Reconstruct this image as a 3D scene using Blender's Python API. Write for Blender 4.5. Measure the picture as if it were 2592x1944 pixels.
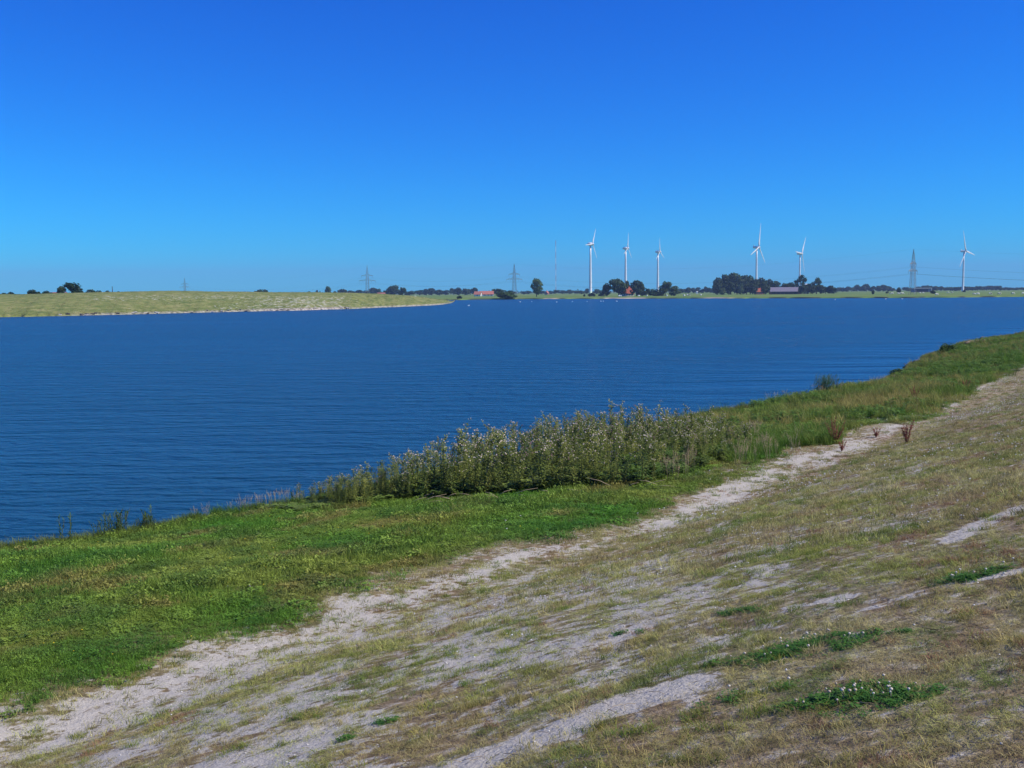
import bpy, bmesh, math, random
import numpy as np
from mathutils import Vector, Matrix, Euler

# ------------------------------------------------------------------ camera, sky, sun, exposure
SC = bpy.context.scene
for o in list(bpy.data.objects): bpy.data.objects.remove(o)
COL = SC.collection
PITCH, ROLL, EYE, FPX = math.radians(5.235), math.radians(-0.45), 6.0, 2543.0
cam = bpy.data.cameras.new('camera'); cam_o = bpy.data.objects.new('camera', cam); COL.objects.link(cam_o)
cam.lens = FPX / 2592 * 36; cam.sensor_width = 36; cam.clip_start = 0.1; cam.clip_end = 40000
CM = Matrix.Rotation(math.pi/2 - PITCH, 4, 'X') @ Matrix.Rotation(ROLL, 4, 'Z')
cam_o.matrix_world = Matrix.Translation((0, 0, EYE)) @ CM
SC.camera = cam_o
SUN_EL, SUN_AZ = math.radians(47), math.radians(102)       # azimuth clockwise from the view direction (+Y)
world = bpy.data.worlds.new('World'); SC.world = world; world.use_nodes = True
wn = world.node_tree.nodes; wl = world.node_tree.links
sky = wn.new('ShaderNodeTexSky'); sky.sky_type = 'NISHITA'; sky.sun_disc = False
sky.sun_elevation = SUN_EL; sky.sun_rotation = SUN_AZ
sky.air_density = 1.0; sky.dust_density = 0.0; sky.ozone_density = 10.0; sky.altitude = 0
ssep = wn.new('ShaderNodeSeparateColor'); scom = wn.new('ShaderNodeCombineColor')      # deep blue of this summer sky, the same rule all round
wl.new(sky.outputs[0], ssep.inputs[0])
for i_, (g_, e_) in enumerate(((.025, 1.5), (.285, 1.5), (1.08, 1.0))):
    pw = wn.new('ShaderNodeMath'); pw.operation = 'POWER'; pw.inputs[1].default_value = e_; wl.new(ssep.outputs[i_], pw.inputs[0])
    ml = wn.new('ShaderNodeMath'); ml.operation = 'MULTIPLY'; ml.inputs[1].default_value = g_; wl.new(pw.outputs[0], ml.inputs[0]); wl.new(ml.outputs[0], scom.inputs[i_])
bg = wn['Background']; bg.inputs['Strength'].default_value = 0.13
wl.new(scom.outputs[0], bg.inputs['Color'])
sun = bpy.data.lights.new('sun', 'SUN'); sun.energy = 5.0; sun.angle = math.radians(0.53); sun.color = (1.0, 0.925, 0.76)
sun_o = bpy.data.objects.new('sun', sun); COL.objects.link(sun_o)
sd = Vector((math.sin(SUN_AZ)*math.cos(SUN_EL), math.cos(SUN_AZ)*math.cos(SUN_EL), math.sin(SUN_EL)))
sun_o.rotation_euler = sd.to_track_quat('Z', 'Y').to_euler(); sun_o.location = (40, -20, 60)
SC.view_settings.view_transform = 'Standard'; SC.view_settings.look = 'None'
SC.view_settings.exposure = 0.16; SC.view_settings.gamma = 1.0; SC.view_settings.use_curve_mapping = False
SC.cycles.volume_bounces = 0; SC.cycles.max_bounces = 6; SC.cycles.transparent_max_bounces = 8

random.seed(7); RNG = np.random.default_rng(11)

# ------------------------------------------------------------------ helpers
def vnoise(x, y, seed=0):
    x = np.asarray(x, float); y = np.asarray(y, float)
    ix = np.floor(x); iy = np.floor(y); fx = x-ix; fy = y-iy
    fx = fx*fx*(3-2*fx); fy = fy*fy*(3-2*fy)
    def h(a, b):
        v = np.sin(a*127.1 + b*311.7 + seed*74.7)*43758.5453
        return v - np.floor(v)
    return (h(ix, iy)*(1-fx) + h(ix+1, iy)*fx)*(1-fy) + (h(ix, iy+1)*(1-fx) + h(ix+1, iy+1)*fx)*fy
def fbm(x, y, seed=0, octs=4):
    r = 0; a = .5; tot = 0
    for k in range(octs):
        r = r + a*vnoise(x*2**k + 13.7*k, y*2**k - 7.3*k, seed + k); tot += a; a *= .5
    return r/tot
def sstep(a, b, x):
    k = np.clip((x-a)/(b-a), 0, 1); return k*k*(3-2*k)

def lk(o, parent=None):
    COL.objects.link(o)
    if parent is not None: o.parent = parent
    return o
def tag(o, label=None, cat=None, group=None, kind=None):
    if label: o['label'] = label
    if cat: o['category'] = cat
    if group: o['group'] = group
    if kind: o['kind'] = kind
    return o
def empty(name, loc=(0, 0, 0), rz=0, sc=1):
    o = bpy.data.objects.new(name, None); o.empty_display_size = .2; lk(o)
    o.location = loc; o.rotation_euler = (0, 0, rz)
    o.scale = (sc, sc, sc) if not hasattr(sc, '__len__') else sc
    return o
def dup(root, loc=None, rz=None, sc=None, label=None, group=None, parent=None):
    c = root.copy(); lk(c)
    if parent is not None: c.parent = parent
    if loc is not None: c.location = loc
    if rz is not None: c.rotation_euler = (0, 0, rz)
    if sc is not None: c.scale = (sc, sc, sc) if not hasattr(sc, '__len__') else sc
    if label: c['label'] = label
    if group: c['group'] = group
    for ch in list(root.children): dup(ch, parent=c)
    return c

class MB:
    """collects simple shapes into one mesh"""
    def __init__(s): s.v = []; s.f = []; s.sm = []
    def add(s, vs, fs, smooth=False):
        b = len(s.v); s.v += [tuple(p) for p in vs]
        for f in fs: s.f.append(tuple(i+b for i in f)); s.sm.append(smooth)
    def box(s, c, size, rz=0):
        hx, hy, hz = size[0]/2, size[1]/2, size[2]/2; cs, sn = math.cos(rz), math.sin(rz)
        vs = []
        for z in (-hz, hz):
            for x, y in ((-hx, -hy), (hx, -hy), (hx, hy), (-hx, hy)):
                vs.append((c[0]+x*cs-y*sn, c[1]+x*sn+y*cs, c[2]+z))
        s.add(vs, [(3, 2, 1, 0), (4, 5, 6, 7), (0, 1, 5, 4), (1, 2, 6, 5), (2, 3, 7, 6), (3, 0, 4, 7)])
    def tube(s, pts, rad, n=6, caps=True, smooth=True):
        pts = [Vector(p) for p in pts]
        if not hasattr(rad, '__len__'): rad = [rad]*len(pts)
        vs = []; fs = []
        for i, p in enumerate(pts):
            t = (pts[min(i+1, len(pts)-1)] - pts[max(i-1, 0)]).normalized()
            a = t.cross(Vector((0, 0, 1)) if abs(t.z) < .9 else Vector((1, 0, 0))).normalized(); b = t.cross(a)
            for k in range(n):
                an = 2*math.pi*k/n
                vs.append(p + (a*math.cos(an) + b*math.sin(an))*rad[i])
        for i in range(len(pts)-1):
            for k in range(n):
                fs.append((i*n+k, i*n+(k+1) % n, (i+1)*n+(k+1) % n, (i+1)*n+k))
        if caps:
            fs.append(tuple(range(n-1, -1, -1))); fs.append(tuple((len(pts)-1)*n+k for k in range(n)))
        s.add(vs, fs, smooth)
    def lathe(s, prof, n=16, c=(0, 0, 0), axis='z', smooth=True):
        vs = []; fs = []
        for r, z in prof:
            for k in range(n):
                a = 2*math.pi*k/n
                p = (r*math.cos(a), r*math.sin(a), z) if axis == 'z' else (z, r*math.cos(a), r*math.sin(a))
                vs.append((c[0]+p[0], c[1]+p[1], c[2]+p[2]))
        for i in range(len(prof)-1):
            for k in range(n): fs.append((i*n+k, i*n+(k+1) % n, (i+1)*n+(k+1) % n, (i+1)*n+k))
        fs.append(tuple(range(n-1, -1, -1))); fs.append(tuple((len(prof)-1)*n+k for k in range(n)))
        s.add(vs, fs, smooth)
    def bar(s, a, b, w):
        s.tube([a, b], w*.7, 4, True, False)
    def ico(s, c, r, jit=0, sub=1):
        bm = bmesh.new(); bmesh.ops.create_icosphere(bm, subdivisions=sub, radius=1)
        vs = []
        for v in bm.verts:
            k = 1 + random.uniform(-jit, jit)
            rr = r if hasattr(r, '__len__') else (r, r, r)
            vs.append((c[0]+v.co.x*rr[0]*k, c[1]+v.co.y*rr[1]*k, c[2]+v.co.z*rr[2]*k))
        s.add(vs, [tuple(v.index for v in f.verts) for f in bm.faces], True); bm.free()
    def mesh(s, name, m):
        me = bpy.data.meshes.new(name); me.from_pydata(s.v, [], s.f); me.materials.append(m)
        me.polygons.foreach_set('use_smooth', s.sm); me.update(); return me
    def build(s, name, m, parent=None):
        return lk(bpy.data.objects.new(name, s.mesh(name, m)), parent)

# ------------------------------------------------------------------ materials
def new_mat(name):
    m = bpy.data.materials.new(name); m.use_nodes = True
    nt = m.node_tree; b = nt.nodes['Principled BSDF']; return m, nt, b
def nd(nt, t, **kw):
    n = nt.nodes.new(t)
    for k, v in kw.items():
        if k in n.inputs.keys(): n.inputs[k].default_value = v
        else: setattr(n, k, v)
    return n
def ramp(nt, fac, stops):
    r = nt.nodes.new('ShaderNodeValToRGB'); e = r.color_ramp.elements
    while len(e) < len(stops): e.new(.5)
    for i, (p, c) in enumerate(stops): e[i].position = p; e[i].color = (*c, 1)
    nt.links.new(fac, r.inputs[0]); return r.outputs[0]
def mixc(nt, fac, a, b, mode='MIX'):
    m = nt.nodes.new('ShaderNodeMix'); m.data_type = 'RGBA'; m.blend_type = mode
    for i, v in ((0, fac), (6, a), (7, b)):
        if hasattr(v, 'is_output'): nt.links.new(v, m.inputs[i])
        else: m.inputs[i].default_value = (*v, 1) if hasattr(v, '__len__') else v
    return m.outputs[2]
def mathn(nt, op, a, b=None, clamp=False):
    m = nt.nodes.new('ShaderNodeMath'); m.operation = op; m.use_clamp = clamp
    for i, v in ((0, a), (1, b)):
        if v is None: continue
        if hasattr(v, 'is_output'): nt.links.new(v, m.inputs[i])
        else: m.inputs[i].default_value = v
    return m.outputs[0]
def simple(name, c1, c2=None, rough=.7, scale=3.0, metal=0.0, bump=0.0, random_obj=0.0):
    m, nt, b = new_mat(name)
    g = nd(nt, 'ShaderNodeNewGeometry')
    n = nd(nt, 'ShaderNodeTexNoise', Scale=scale, Detail=4.0)
    nt.links.new(g.outputs['Position'], n.inputs['Vector'])
    c2 = c2 or tuple(x*.75 for x in c1)
    col = ramp(nt, n.outputs[0], [(.35, c2), (.65, c1)])
    if random_obj:
        oi = nd(nt, 'ShaderNodeObjectInfo')
        k = mathn(nt, 'MULTIPLY_ADD', oi.outputs['Random'], random_obj)
        k.node.inputs[2].default_value = 1-random_obj/2
        vm = nt.nodes.new('ShaderNodeVectorMath'); vm.operation = 'SCALE'
        nt.links.new(col, vm.inputs[0]); nt.links.new(k, vm.inputs['Scale']); col = vm.outputs[0]
    nt.links.new(col, b.inputs['Base Color']); b.inputs['Roughness'].default_value = rough; b.inputs['Metallic'].default_value = metal
    if bump:
        bp = nd(nt, 'ShaderNodeBump', Strength=bump, Distance=.05); nt.links.new(n.outputs[0], bp.inputs['Height'])
        nt.links.new(bp.outputs[0], b.inputs['Normal'])
    return m
def leafy(name, c1, c2, scale=.4, trans=.3, rand=.35, hue=.02):
    """foliage: noise between two greens, a shift per object, light shining through"""
    m, nt, b = new_mat(name)
    g = nd(nt, 'ShaderNodeNewGeometry'); n = nd(nt, 'ShaderNodeTexNoise', Scale=scale, Detail=3.0)
    nt.links.new(g.outputs['Position'], n.inputs['Vector'])
    col = ramp(nt, n.outputs[0], [(.3, c1), (.7, c2)])
    oi = nd(nt, 'ShaderNodeObjectInfo')
    v = mathn(nt, 'MULTIPLY_ADD', oi.outputs['Random'], rand); v.node.inputs[2].default_value = 1-rand/2
    h = mathn(nt, 'MULTIPLY_ADD', oi.outputs['Random'], -hue*2); h.node.inputs[2].default_value = .5+hue
    q = nd(nt, 'ShaderNodeHueSaturation'); nt.links.new(col, q.inputs['Color']); nt.links.new(v, q.inputs['Value']); nt.links.new(h, q.inputs['Hue'])
    nt.links.new(q.outputs[0], b.inputs['Base Color']); b.inputs['Roughness'].default_value = .6
    b.inputs['Specular IOR Level'].default_value = .25
    tr = nd(nt, 'ShaderNodeBsdfTranslucent'); nt.links.new(q.outputs[0], tr.inputs[0])
    mx = nd(nt, 'ShaderNodeMixShader', Fac=trans); nt.links.new(b.outputs[0], mx.inputs[1]); nt.links.new(tr.outputs[0], mx.inputs[2])
    nt.links.new(mx.outputs[0], nt.nodes['Material Output'].inputs[0])
    return m
def tinted(name, trans=.3, rough=.6):
    """colour of each scattered tuft comes with the tuft"""
    m, nt, b = new_mat(name)
    a = nd(nt, 'ShaderNodeAttribute', attribute_type='INSTANCER', attribute_name='tint')
    nt.links.new(a.outputs['Color'], b.inputs['Base Color']); b.inputs['Roughness'].default_value = rough
    b.inputs['Specular IOR Level'].default_value = .2
    tr = nd(nt, 'ShaderNodeBsdfTranslucent'); nt.links.new(a.outputs['Color'], tr.inputs[0])
    mx = nd(nt, 'ShaderNodeMixShader', Fac=trans); nt.links.new(b.outputs[0], mx.inputs[1]); nt.links.new(tr.outputs[0], mx.inputs[2])
    nt.links.new(mx.outputs[0], nt.nodes['Material Output'].inputs[0])
    return m

M = {}
M['tint'] = tinted('grass_blade')
M['white'] = simple('white_coating', (.80, .80, .80), (.76, .76, .77), .35, .2)
M['blade'] = simple('blade_coating', (.70, .71, .73), (.66, .67, .69), .4, .2)
M['tgreen'] = simple('pale_green_coating', (.42, .58, .40), (.38, .54, .36), .4, .3)
M['steel'] = simple('galvanised_steel', (.20, .215, .22), (.15, .16, .165), .55, .5, .3)
M['cable'] = simple('aluminium_cable', (.10, .11, .12), (.08, .08, .09), .5, .5, .4)
M['insul'] = simple('insulator_brown', (.10, .06, .045), (.08, .05, .04), .3, 2)
M['bark'] = simple('bark', (.10, .075, .05), (.055, .04, .03), .9, 2.5, bump=.4)
M['oak'] = leafy('oak_leaves', (.03, .065, .014), (.07, .12, .028), .35)
M['dark'] = leafy('dark_leaves', (.02, .045, .014), (.05, .088, .023), .35)
M['light'] = leafy('willow_leaves', (.065, .115, .045), (.12, .17, .07), .4)
M['bush'] = leafy('bush_leaves', (.04, .085, .014), (.085, .15, .03), .5)
M['roof'] = simple('red_roof_tile', (.36, .085, .045), (.28, .062, .035), .8, .8)
M['roofp'] = simple('pale_red_roof_tile', (.42, .15, .11), (.35, .125, .095), .8, .8)
M['roofg'] = simple('grey_sheet_roof', (.21, .19, .25), (.17, .155, .20), .6, .6)
M['brick'] = simple('brick_wall', (.34, .15, .10), (.26, .11, .08), .85, 1.5)
M['plaster'] = simple('white_plaster', (.74, .72, .68), (.66, .64, .60), .8, 1)
M['dkwood_shade'] = simple('dark_boards_and_shade', (.035, .03, .03), (.02, .018, .018), .8, 1)  # dark door boards, and the shade coloured onto barn and shed fronts
M['glass'] = simple('window_glass', (.03, .035, .045), (.02, .022, .03), .08, 1)
M['redpaint'] = simple('red_paint', (.55, .10, .07), (.48, .09, .06), .5, .3)
M['bale'] = simple('white_wrap', (.78, .79, .78), (.70, .71, .72), .35, 2)
M['feather'] = simple('white_feathers', (.82, .82, .80), (.70, .70, .70), .7, 8)
M['rockd'] = simple('dark_rock', (.12, .10, .09), (.05, .045, .042), .85, 2.5, bump=.5, random_obj=.7)
M['rockl'] = simple('pale_rock', (.45, .42, .39), (.30, .28, .26), .85, 2.5, bump=.5, random_obj=.4)
M['wood'] = simple('weathered_wood', (.28, .21, .15), (.16, .115, .08), .85, 9, bump=.4)
M['straw'] = simple('dead_stalk', (.46, .38, .26), (.36, .28, .18), .8, 9)
M['post'] = simple('dark_post', (.05, .045, .04), (.03, .03, .03), .8, 3)
def cow_mat():
    m, nt, b = new_mat('cow_hide')
    tc = nd(nt, 'ShaderNodeTexCoord'); n = nd(nt, 'ShaderNodeTexNoise', Scale=1.1, Detail=1.0)
    oi = nd(nt, 'ShaderNodeObjectInfo'); va = nt.nodes.new('ShaderNodeVectorMath'); va.operation = 'ADD'
    vm = nt.nodes.new('ShaderNodeVectorMath'); vm.operation = 'SCALE'; vm.inputs[0].default_value = (40, 13, 71)
    nt.links.new(oi.outputs['Random'], vm.inputs['Scale'])
    nt.links.new(tc.outputs['Object'], va.inputs[0]); nt.links.new(vm.outputs[0], va.inputs[1]); nt.links.new(va.outputs[0], n.inputs['Vector'])
    nt.links.new(ramp(nt, n.outputs[0], [(.38, (.03, .025, .022)), (.41, (.78, .76, .70))]), b.inputs['Base Color'])
    b.inputs['Roughness'].default_value = .8; return m
M['cow'] = cow_mat()

# ------------------------------------------------------------------ the lie of the land
NX, NY, DX, DY, S0 = -.825, .565, .565, .825, 22.3     # n points to the water, d runs along the shore
def st(x, y): return S0 - (NX*x + NY*y), DX*x + DY*y
def xy(s, t): return NX*(S0-s) + DX*t, NY*(S0-s) + DY*t
SH_T = [-60, 0, 8, 12, 13.1, 15.1, 17.3, 19.1, 24, 32, 44.2, 51.3, 54.6, 60, 67, 73.6, 80.8, 90, 100.5, 114.5, 122.6, 141, 170, 260]
SH_S = [-4, -2.5, -1.0, -.1, .7, 1.2, 1.4, 1.9, 2.6, 3.1, 3.5, 4.3, 4.6, 5.6, 5.7, 5.1, 4.0, 3.0, 2.2, 1.7, 2.1, 4.0, 9, 30]
def shore(t): return np.interp(t, SH_T, SH_S) + .8*(fbm(t*.45, t*0+3, 5, 4)-.5)
def foot(t): return 12 + np.interp(t, [8, 20, 45, 60, 140, 260], [0, 1.3, 2.6, 3.4, 3.4, 20])
def ground_z(x, y, micro=True):
    x = np.asarray(x, float); y = np.asarray(y, float)
    s, t = st(x, y); u = s - shore(t); ft = foot(t)
    bank = np.interp(u, [-30, -6, -1, -.15, .25, .7, 2, 30], [-1.6, -1.5, -.5, -.14, .20, .36, .46, .52])
    flat = np.where(u > .5, sstep(.5, 12, u)*.75, 0)
    slope = np.maximum(s-ft, 0)
    slope = np.where(slope < 1.2, slope**2/2.4, slope-.6)*.31
    over = np.maximum(s-ft-16, 0)
    z = bank + flat + np.where(s > ft+16, (16-.6)*.31 - np.maximum(over-4, 0)*.3, slope)
    z = np.maximum(z, np.where(s > 20, 1.0, -9))
    w = sstep(.2, 1.5, u)
    z = z + w*(.16*(fbm(x*.35, y*.35, 21, 3)-.5))
    if micro:
        z = z + w*(.035*(fbm(t*1.1, s*2.4, 31, 3)-.5) + .018*(vnoise(x*6, y*6, 41)-.5))
    return z
def ray(px, py):
    v = CM.to_3x3() @ Vector(((px-1296)/FPX, -(py-972)/FPX, -1)); return np.array(v)
KS = np.geomspace(2, 400, 6000)
def at(px, py):
    """a point of the near bank seen at a place in the photograph"""
    v = ray(px, py); p = v[None]*KS[:, None]; below = EYE + p[:, 2] < ground_z(p[:, 0], p[:, 1], False)
    i = int(np.argmax(below)); return p[i, 0], p[i, 1]
Kf = 2592/2212
def atf(q): return at(q[0]*Kf, q[1]*Kf)
def far(px, dist, z=1.1):
    v = ray(px, 739 - .00785*(px-1296)); k = dist/v[1]
    return Vector((v[0]*k, dist, z))
def hor(px): return 739 - .00785*(px-1296)
def onwater(px, py, z=0.0):
    v = ray(px, py); k = (z-EYE)/v[2]; return v[0]*k, v[1]*k

# boundary of the green strip and the path, along the shore
def curve_st(L):
    a = np.array([st(*atf(q)) for q in L]); a = a[np.argsort(a[:, 1])]; return a[:, 1], a[:, 0]
G_T, G_S = curve_st([(0, 1540), (150, 1480), (330, 1430), (500, 1385), (600, 1350), (700, 1305), (790, 1270), (900, 1230), (1080, 1185), (1200, 1168), (1380, 1125), (1480, 1085), (1530, 1040), (1640, 1000), (1760, 960), (1800, 935), (2000, 905), (2060, 880), (2110, 840), (2212, 795)])
P_T, P_S = curve_st([(0, 1620), (200, 1535), (420, 1450), (600, 1375), (800, 1310), (950, 1268), (1150, 1195), (1330, 1168), (1480, 1120), (1560, 1075), (1700, 1010), (1800, 975), (1900, 930), (2000, 895), (2100, 835), (2212, 790)])
TRAILS = []          # bare worn ground besides the path: polyline, half width in metres, strength
def trail(L, w, k=1.0): TRAILS.append((np.array([atf(q) for q in L]), w, k))
trail([(960, 1675), (1080, 1625), (1200, 1580), (1330, 1530), (1400, 1505), (1480, 1478)], .23, 1.8)
trail([(2050, 1170), (2130, 1130), (2212, 1092)], .17, 1.6)
trail([(1710, 1312), (1760, 1303), (1830, 1290)], .13, 1.5)
trail([(2120, 1250), (2205, 1232)], .13, .9)
trail([(1840, 1325), (1930, 1300), (1990, 1280)], .10, .7)
trail([(1950, 1020), (2050, 985)], .30, .7)
trail([(1640, 915), (1780, 918), (1900, 908), (1990, 897)], .8, 1.0)
trail([(1530, 1070), (1600, 1045), (1660, 1030)], .5, 1.0)
trail([(240, 1205), (440, 1203)], .22, .45)
trail([(150, 1268), (270, 1258)], .2, .35)
def seg_dist(x, y, L):
    d = np.full(np.shape(x), 1e9)
    for (ax, ay), (bx, by) in zip(L[:-1], L[1:]):
        ex, ey = bx-ax, by-ay; q = np.clip(((x-ax)*ex + (y-ay)*ey)/(ex*ex+ey*ey+1e-9), 0, 1)
        d = np.minimum(d, np.hypot(x-ax-q*ex, y-ay-q*ey))
    return d
def masks4(x, y):
    """green cover, bare sand and hue of the dry turf (0 straw, 1 red)"""
    s, t = st(x, y)
    r = np.hypot(x, y)
    wob = (fbm(t*.7, s*.7, 51, 4)-.5)*2.0*np.clip(r/16, .5, 1.4)
    g = np.interp(t, G_T, G_S) + wob*.75 + (fbm(x*2.5, y*2.5, 53, 3)-.5)*.9
    green = sstep(-.35, .55, g-s)
    p = np.interp(t, P_T, P_S)
    hw = .72 + .35*(fbm(t*.3, t*0, 61, 2)-.5)*2 + .45*sstep(16, 22, t)
    path = sstep(1.15, .15, np.abs(s-p+wob*.25)/hw)
    sand = path*(.74 + .85*(fbm(t*1.1, s*2.2, 71, 4)-.5)*2)*(1-.15*sstep(9.5, 11, t)*sstep(21, 15, t))
    for L, w, k in TRAILS:
        dd = seg_dist(x, y, L); sand = np.maximum(sand, k*sstep(1.25, .35, dd/w + (fbm(x*5, y*5, 81, 3)-.5)*1.1))
    bare = np.clip(sand, 0, 1)
    streak = .5*fbm(t*.8, s*1.5, 91, 5) + .5*fbm(t*2.6, s*3.6, 93, 4)
    worn = sstep(.44, .62, streak)*.50 + sstep(.40, .62, fbm(x*5.5, y*5.5, 95, 4))*.48
    near_left = sstep(20.6, 18.6, s)*sstep(16, 9, t)*.42        # trodden lower slope
    sand = np.where(s > g-.3, np.maximum(sand, worn*(.85-.35*sstep(12, 34, t))*(1-.55*sstep(18.2, 20.4, s))*.85 + near_left*sstep(.4, .6, streak+.05)), sand)
    sand = np.clip(sand, 0, 1)*(1-green*np.where(sand > .85, .5, .92))
    red = np.clip(.7*sstep(.50, .72, fbm(t*.8, s*1.7, 101, 4)) + .5*sstep(10, 45, t)*sstep(.35, .6, fbm(t*.5, s, 103, 3)), 0, 1)
    return green, sand, red, bare
def masks(x, y): return masks4(x, y)[:3]

def grid_mesh(name, X, Y, Z, m, attrs=None, smooth=True):
    n, k = X.shape
    me = bpy.data.meshes.new(name); V = np.stack([X, Y, Z], -1).reshape(-1, 3)
    i = (np.arange(n-1)[:, None]*k + np.arange(k-1)[None]).reshape(-1)
    Fq = np.stack([i, i+1, i+k+1, i+k], -1)
    me.vertices.add(len(V)); me.vertices.foreach_set('co', V.reshape(-1))
    me.loops.add(Fq.size); me.loops.foreach_set('vertex_index', Fq.reshape(-1).astype(np.int32))
    me.polygons.add(len(Fq)); me.polygons.foreach_set('loop_start', np.arange(0, Fq.size, 4, dtype=np.int32))
    me.polygons.foreach_set('use_smooth', np.full(len(Fq), smooth)); me.update(); me.validate()
    for an, arr in (attrs or {}).items():
        a = me.attributes.new(an, 'FLOAT_COLOR', 'POINT'); a.data.foreach_set('color', np.ascontiguousarray(arr.reshape(-1, 4), dtype=np.float32).reshape(-1))
    me.materials.append(m); return me

# --- the near bank
def bank_mat():
    m, nt, b = new_mat('bank_ground')
    a = nd(nt, 'ShaderNodeAttribute', attribute_name='cover'); sp = nd(nt, 'ShaderNodeSeparateColor'); nt.links.new(a.outputs['Color'], sp.inputs[0])
    g = nd(nt, 'ShaderNodeNewGeometry')
    def noise(sc, det=5.0, vec=None):
        n = nd(nt, 'ShaderNodeTexNoise', Scale=sc, Detail=det, Roughness=.62); nt.links.new(vec or g.outputs['Position'], n.inputs['Vector']); return n.outputs[0]
    mp = nd(nt, 'ShaderNodeMapping'); mp.inputs['Rotation'].default_value = (0, 0, -math.atan2(DY, DX)); mp.inputs['Scale'].default_value = (.68, 1, 1)
    nt.links.new(g.outputs['Position'], mp.inputs[0])
    n1, n2, n3 = noise(9, 6.0, mp.outputs[0]), noise(34, 4.0), noise(2.2)
    sandc = ramp(nt, n2, [(.30, (.37, .345, .29)), (.5, (.46, .435, .38)), (.7, (.53, .51, .455))])
    sandc = mixc(nt, mathn(nt, 'MULTIPLY', n3, .5), sandc, (.41, .37, .325))
    thatch = ramp(nt, n1, [(.28, (.10, .082, .04)), (.45, (.215, .18, .095)), (.57, (.33, .29, .19)), (.70, (.46, .425, .355))])
    redc = ramp(nt, n1, [(.28, (.12, .075, .045)), (.5, (.24, .165, .105)), (.7, (.43, .38, .31))])
    dry = mixc(nt, sp.outputs[2], thatch, redc)
    k = mathn(nt, 'ADD', sp.outputs[1], mathn(nt, 'MULTIPLY', mathn(nt, 'SUBTRACT', n1, .5), 3.0))
    k = ramp(nt, k, [(.40, (0, 0, 0)), (.62, (1, 1, 1))])
    c = mixc(nt, k, dry, sandc)
    soil = ramp(nt, n1, [(.3, (.03, .045, .010)), (.5, (.07, .09, .022)), (.66, (.14, .13, .045)), (.8, (.22, .17, .08))])
    gk = mathn(nt, 'MULTIPLY', sp.outputs[0], mathn(nt, 'SUBTRACT', 1.0, mathn(nt, 'MULTIPLY', k, .75)))
    c = mixc(nt, gk, c, soil)
    nt.links.new(c, b.inputs['Base Color']); b.inputs['Roughness'].default_value = .92; b.inputs['Specular IOR Level'].default_value = .15
    hgt = mathn(nt, 'ADD', mathn(nt, 'MULTIPLY', n1, 1.0), mathn(nt, 'MULTIPLY', n2, .45))
    bp = nd(nt, 'ShaderNodeBump', Strength=.75, Distance=.06); nt.links.new(hgt, bp.inputs['Height']); nt.links.new(bp.outputs[0], b.inputs['Normal'])
    return m
tt = np.concatenate([np.linspace(-60, 0, 60, endpoint=False), np.arange(0, 32, .09), 32*np.geomspace(1, 260/32, 190)])
ss = np.concatenate([np.linspace(-14, 0, 20, endpoint=False)])
uu = np.concatenate([np.linspace(-25, -1, 10), np.arange(-.8, 2, .1), np.arange(2, 22.5, .085), np.linspace(22.5, 60, 50)])
Tg, Ug = np.meshgrid(tt, uu, indexing='ij'); Sg = Ug + shore(Tg)*sstep(26, 18, Ug)
Xg, Yg = xy(Sg, Tg); Zg = ground_z(Xg, Yg)
gm, sm_, rm = masks(Xg, Yg)
o = lk(bpy.data.objects.new('near_bank', grid_mesh('near_bank', Xg, Yg, Zg, bank_mat(), {'cover': np.stack([gm, sm_, rm, np.ones_like(gm)], -1)})))
tag(o, 'grassy dike slope with a worn sandy path running down to the lake', 'bank', kind='structure')

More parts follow.
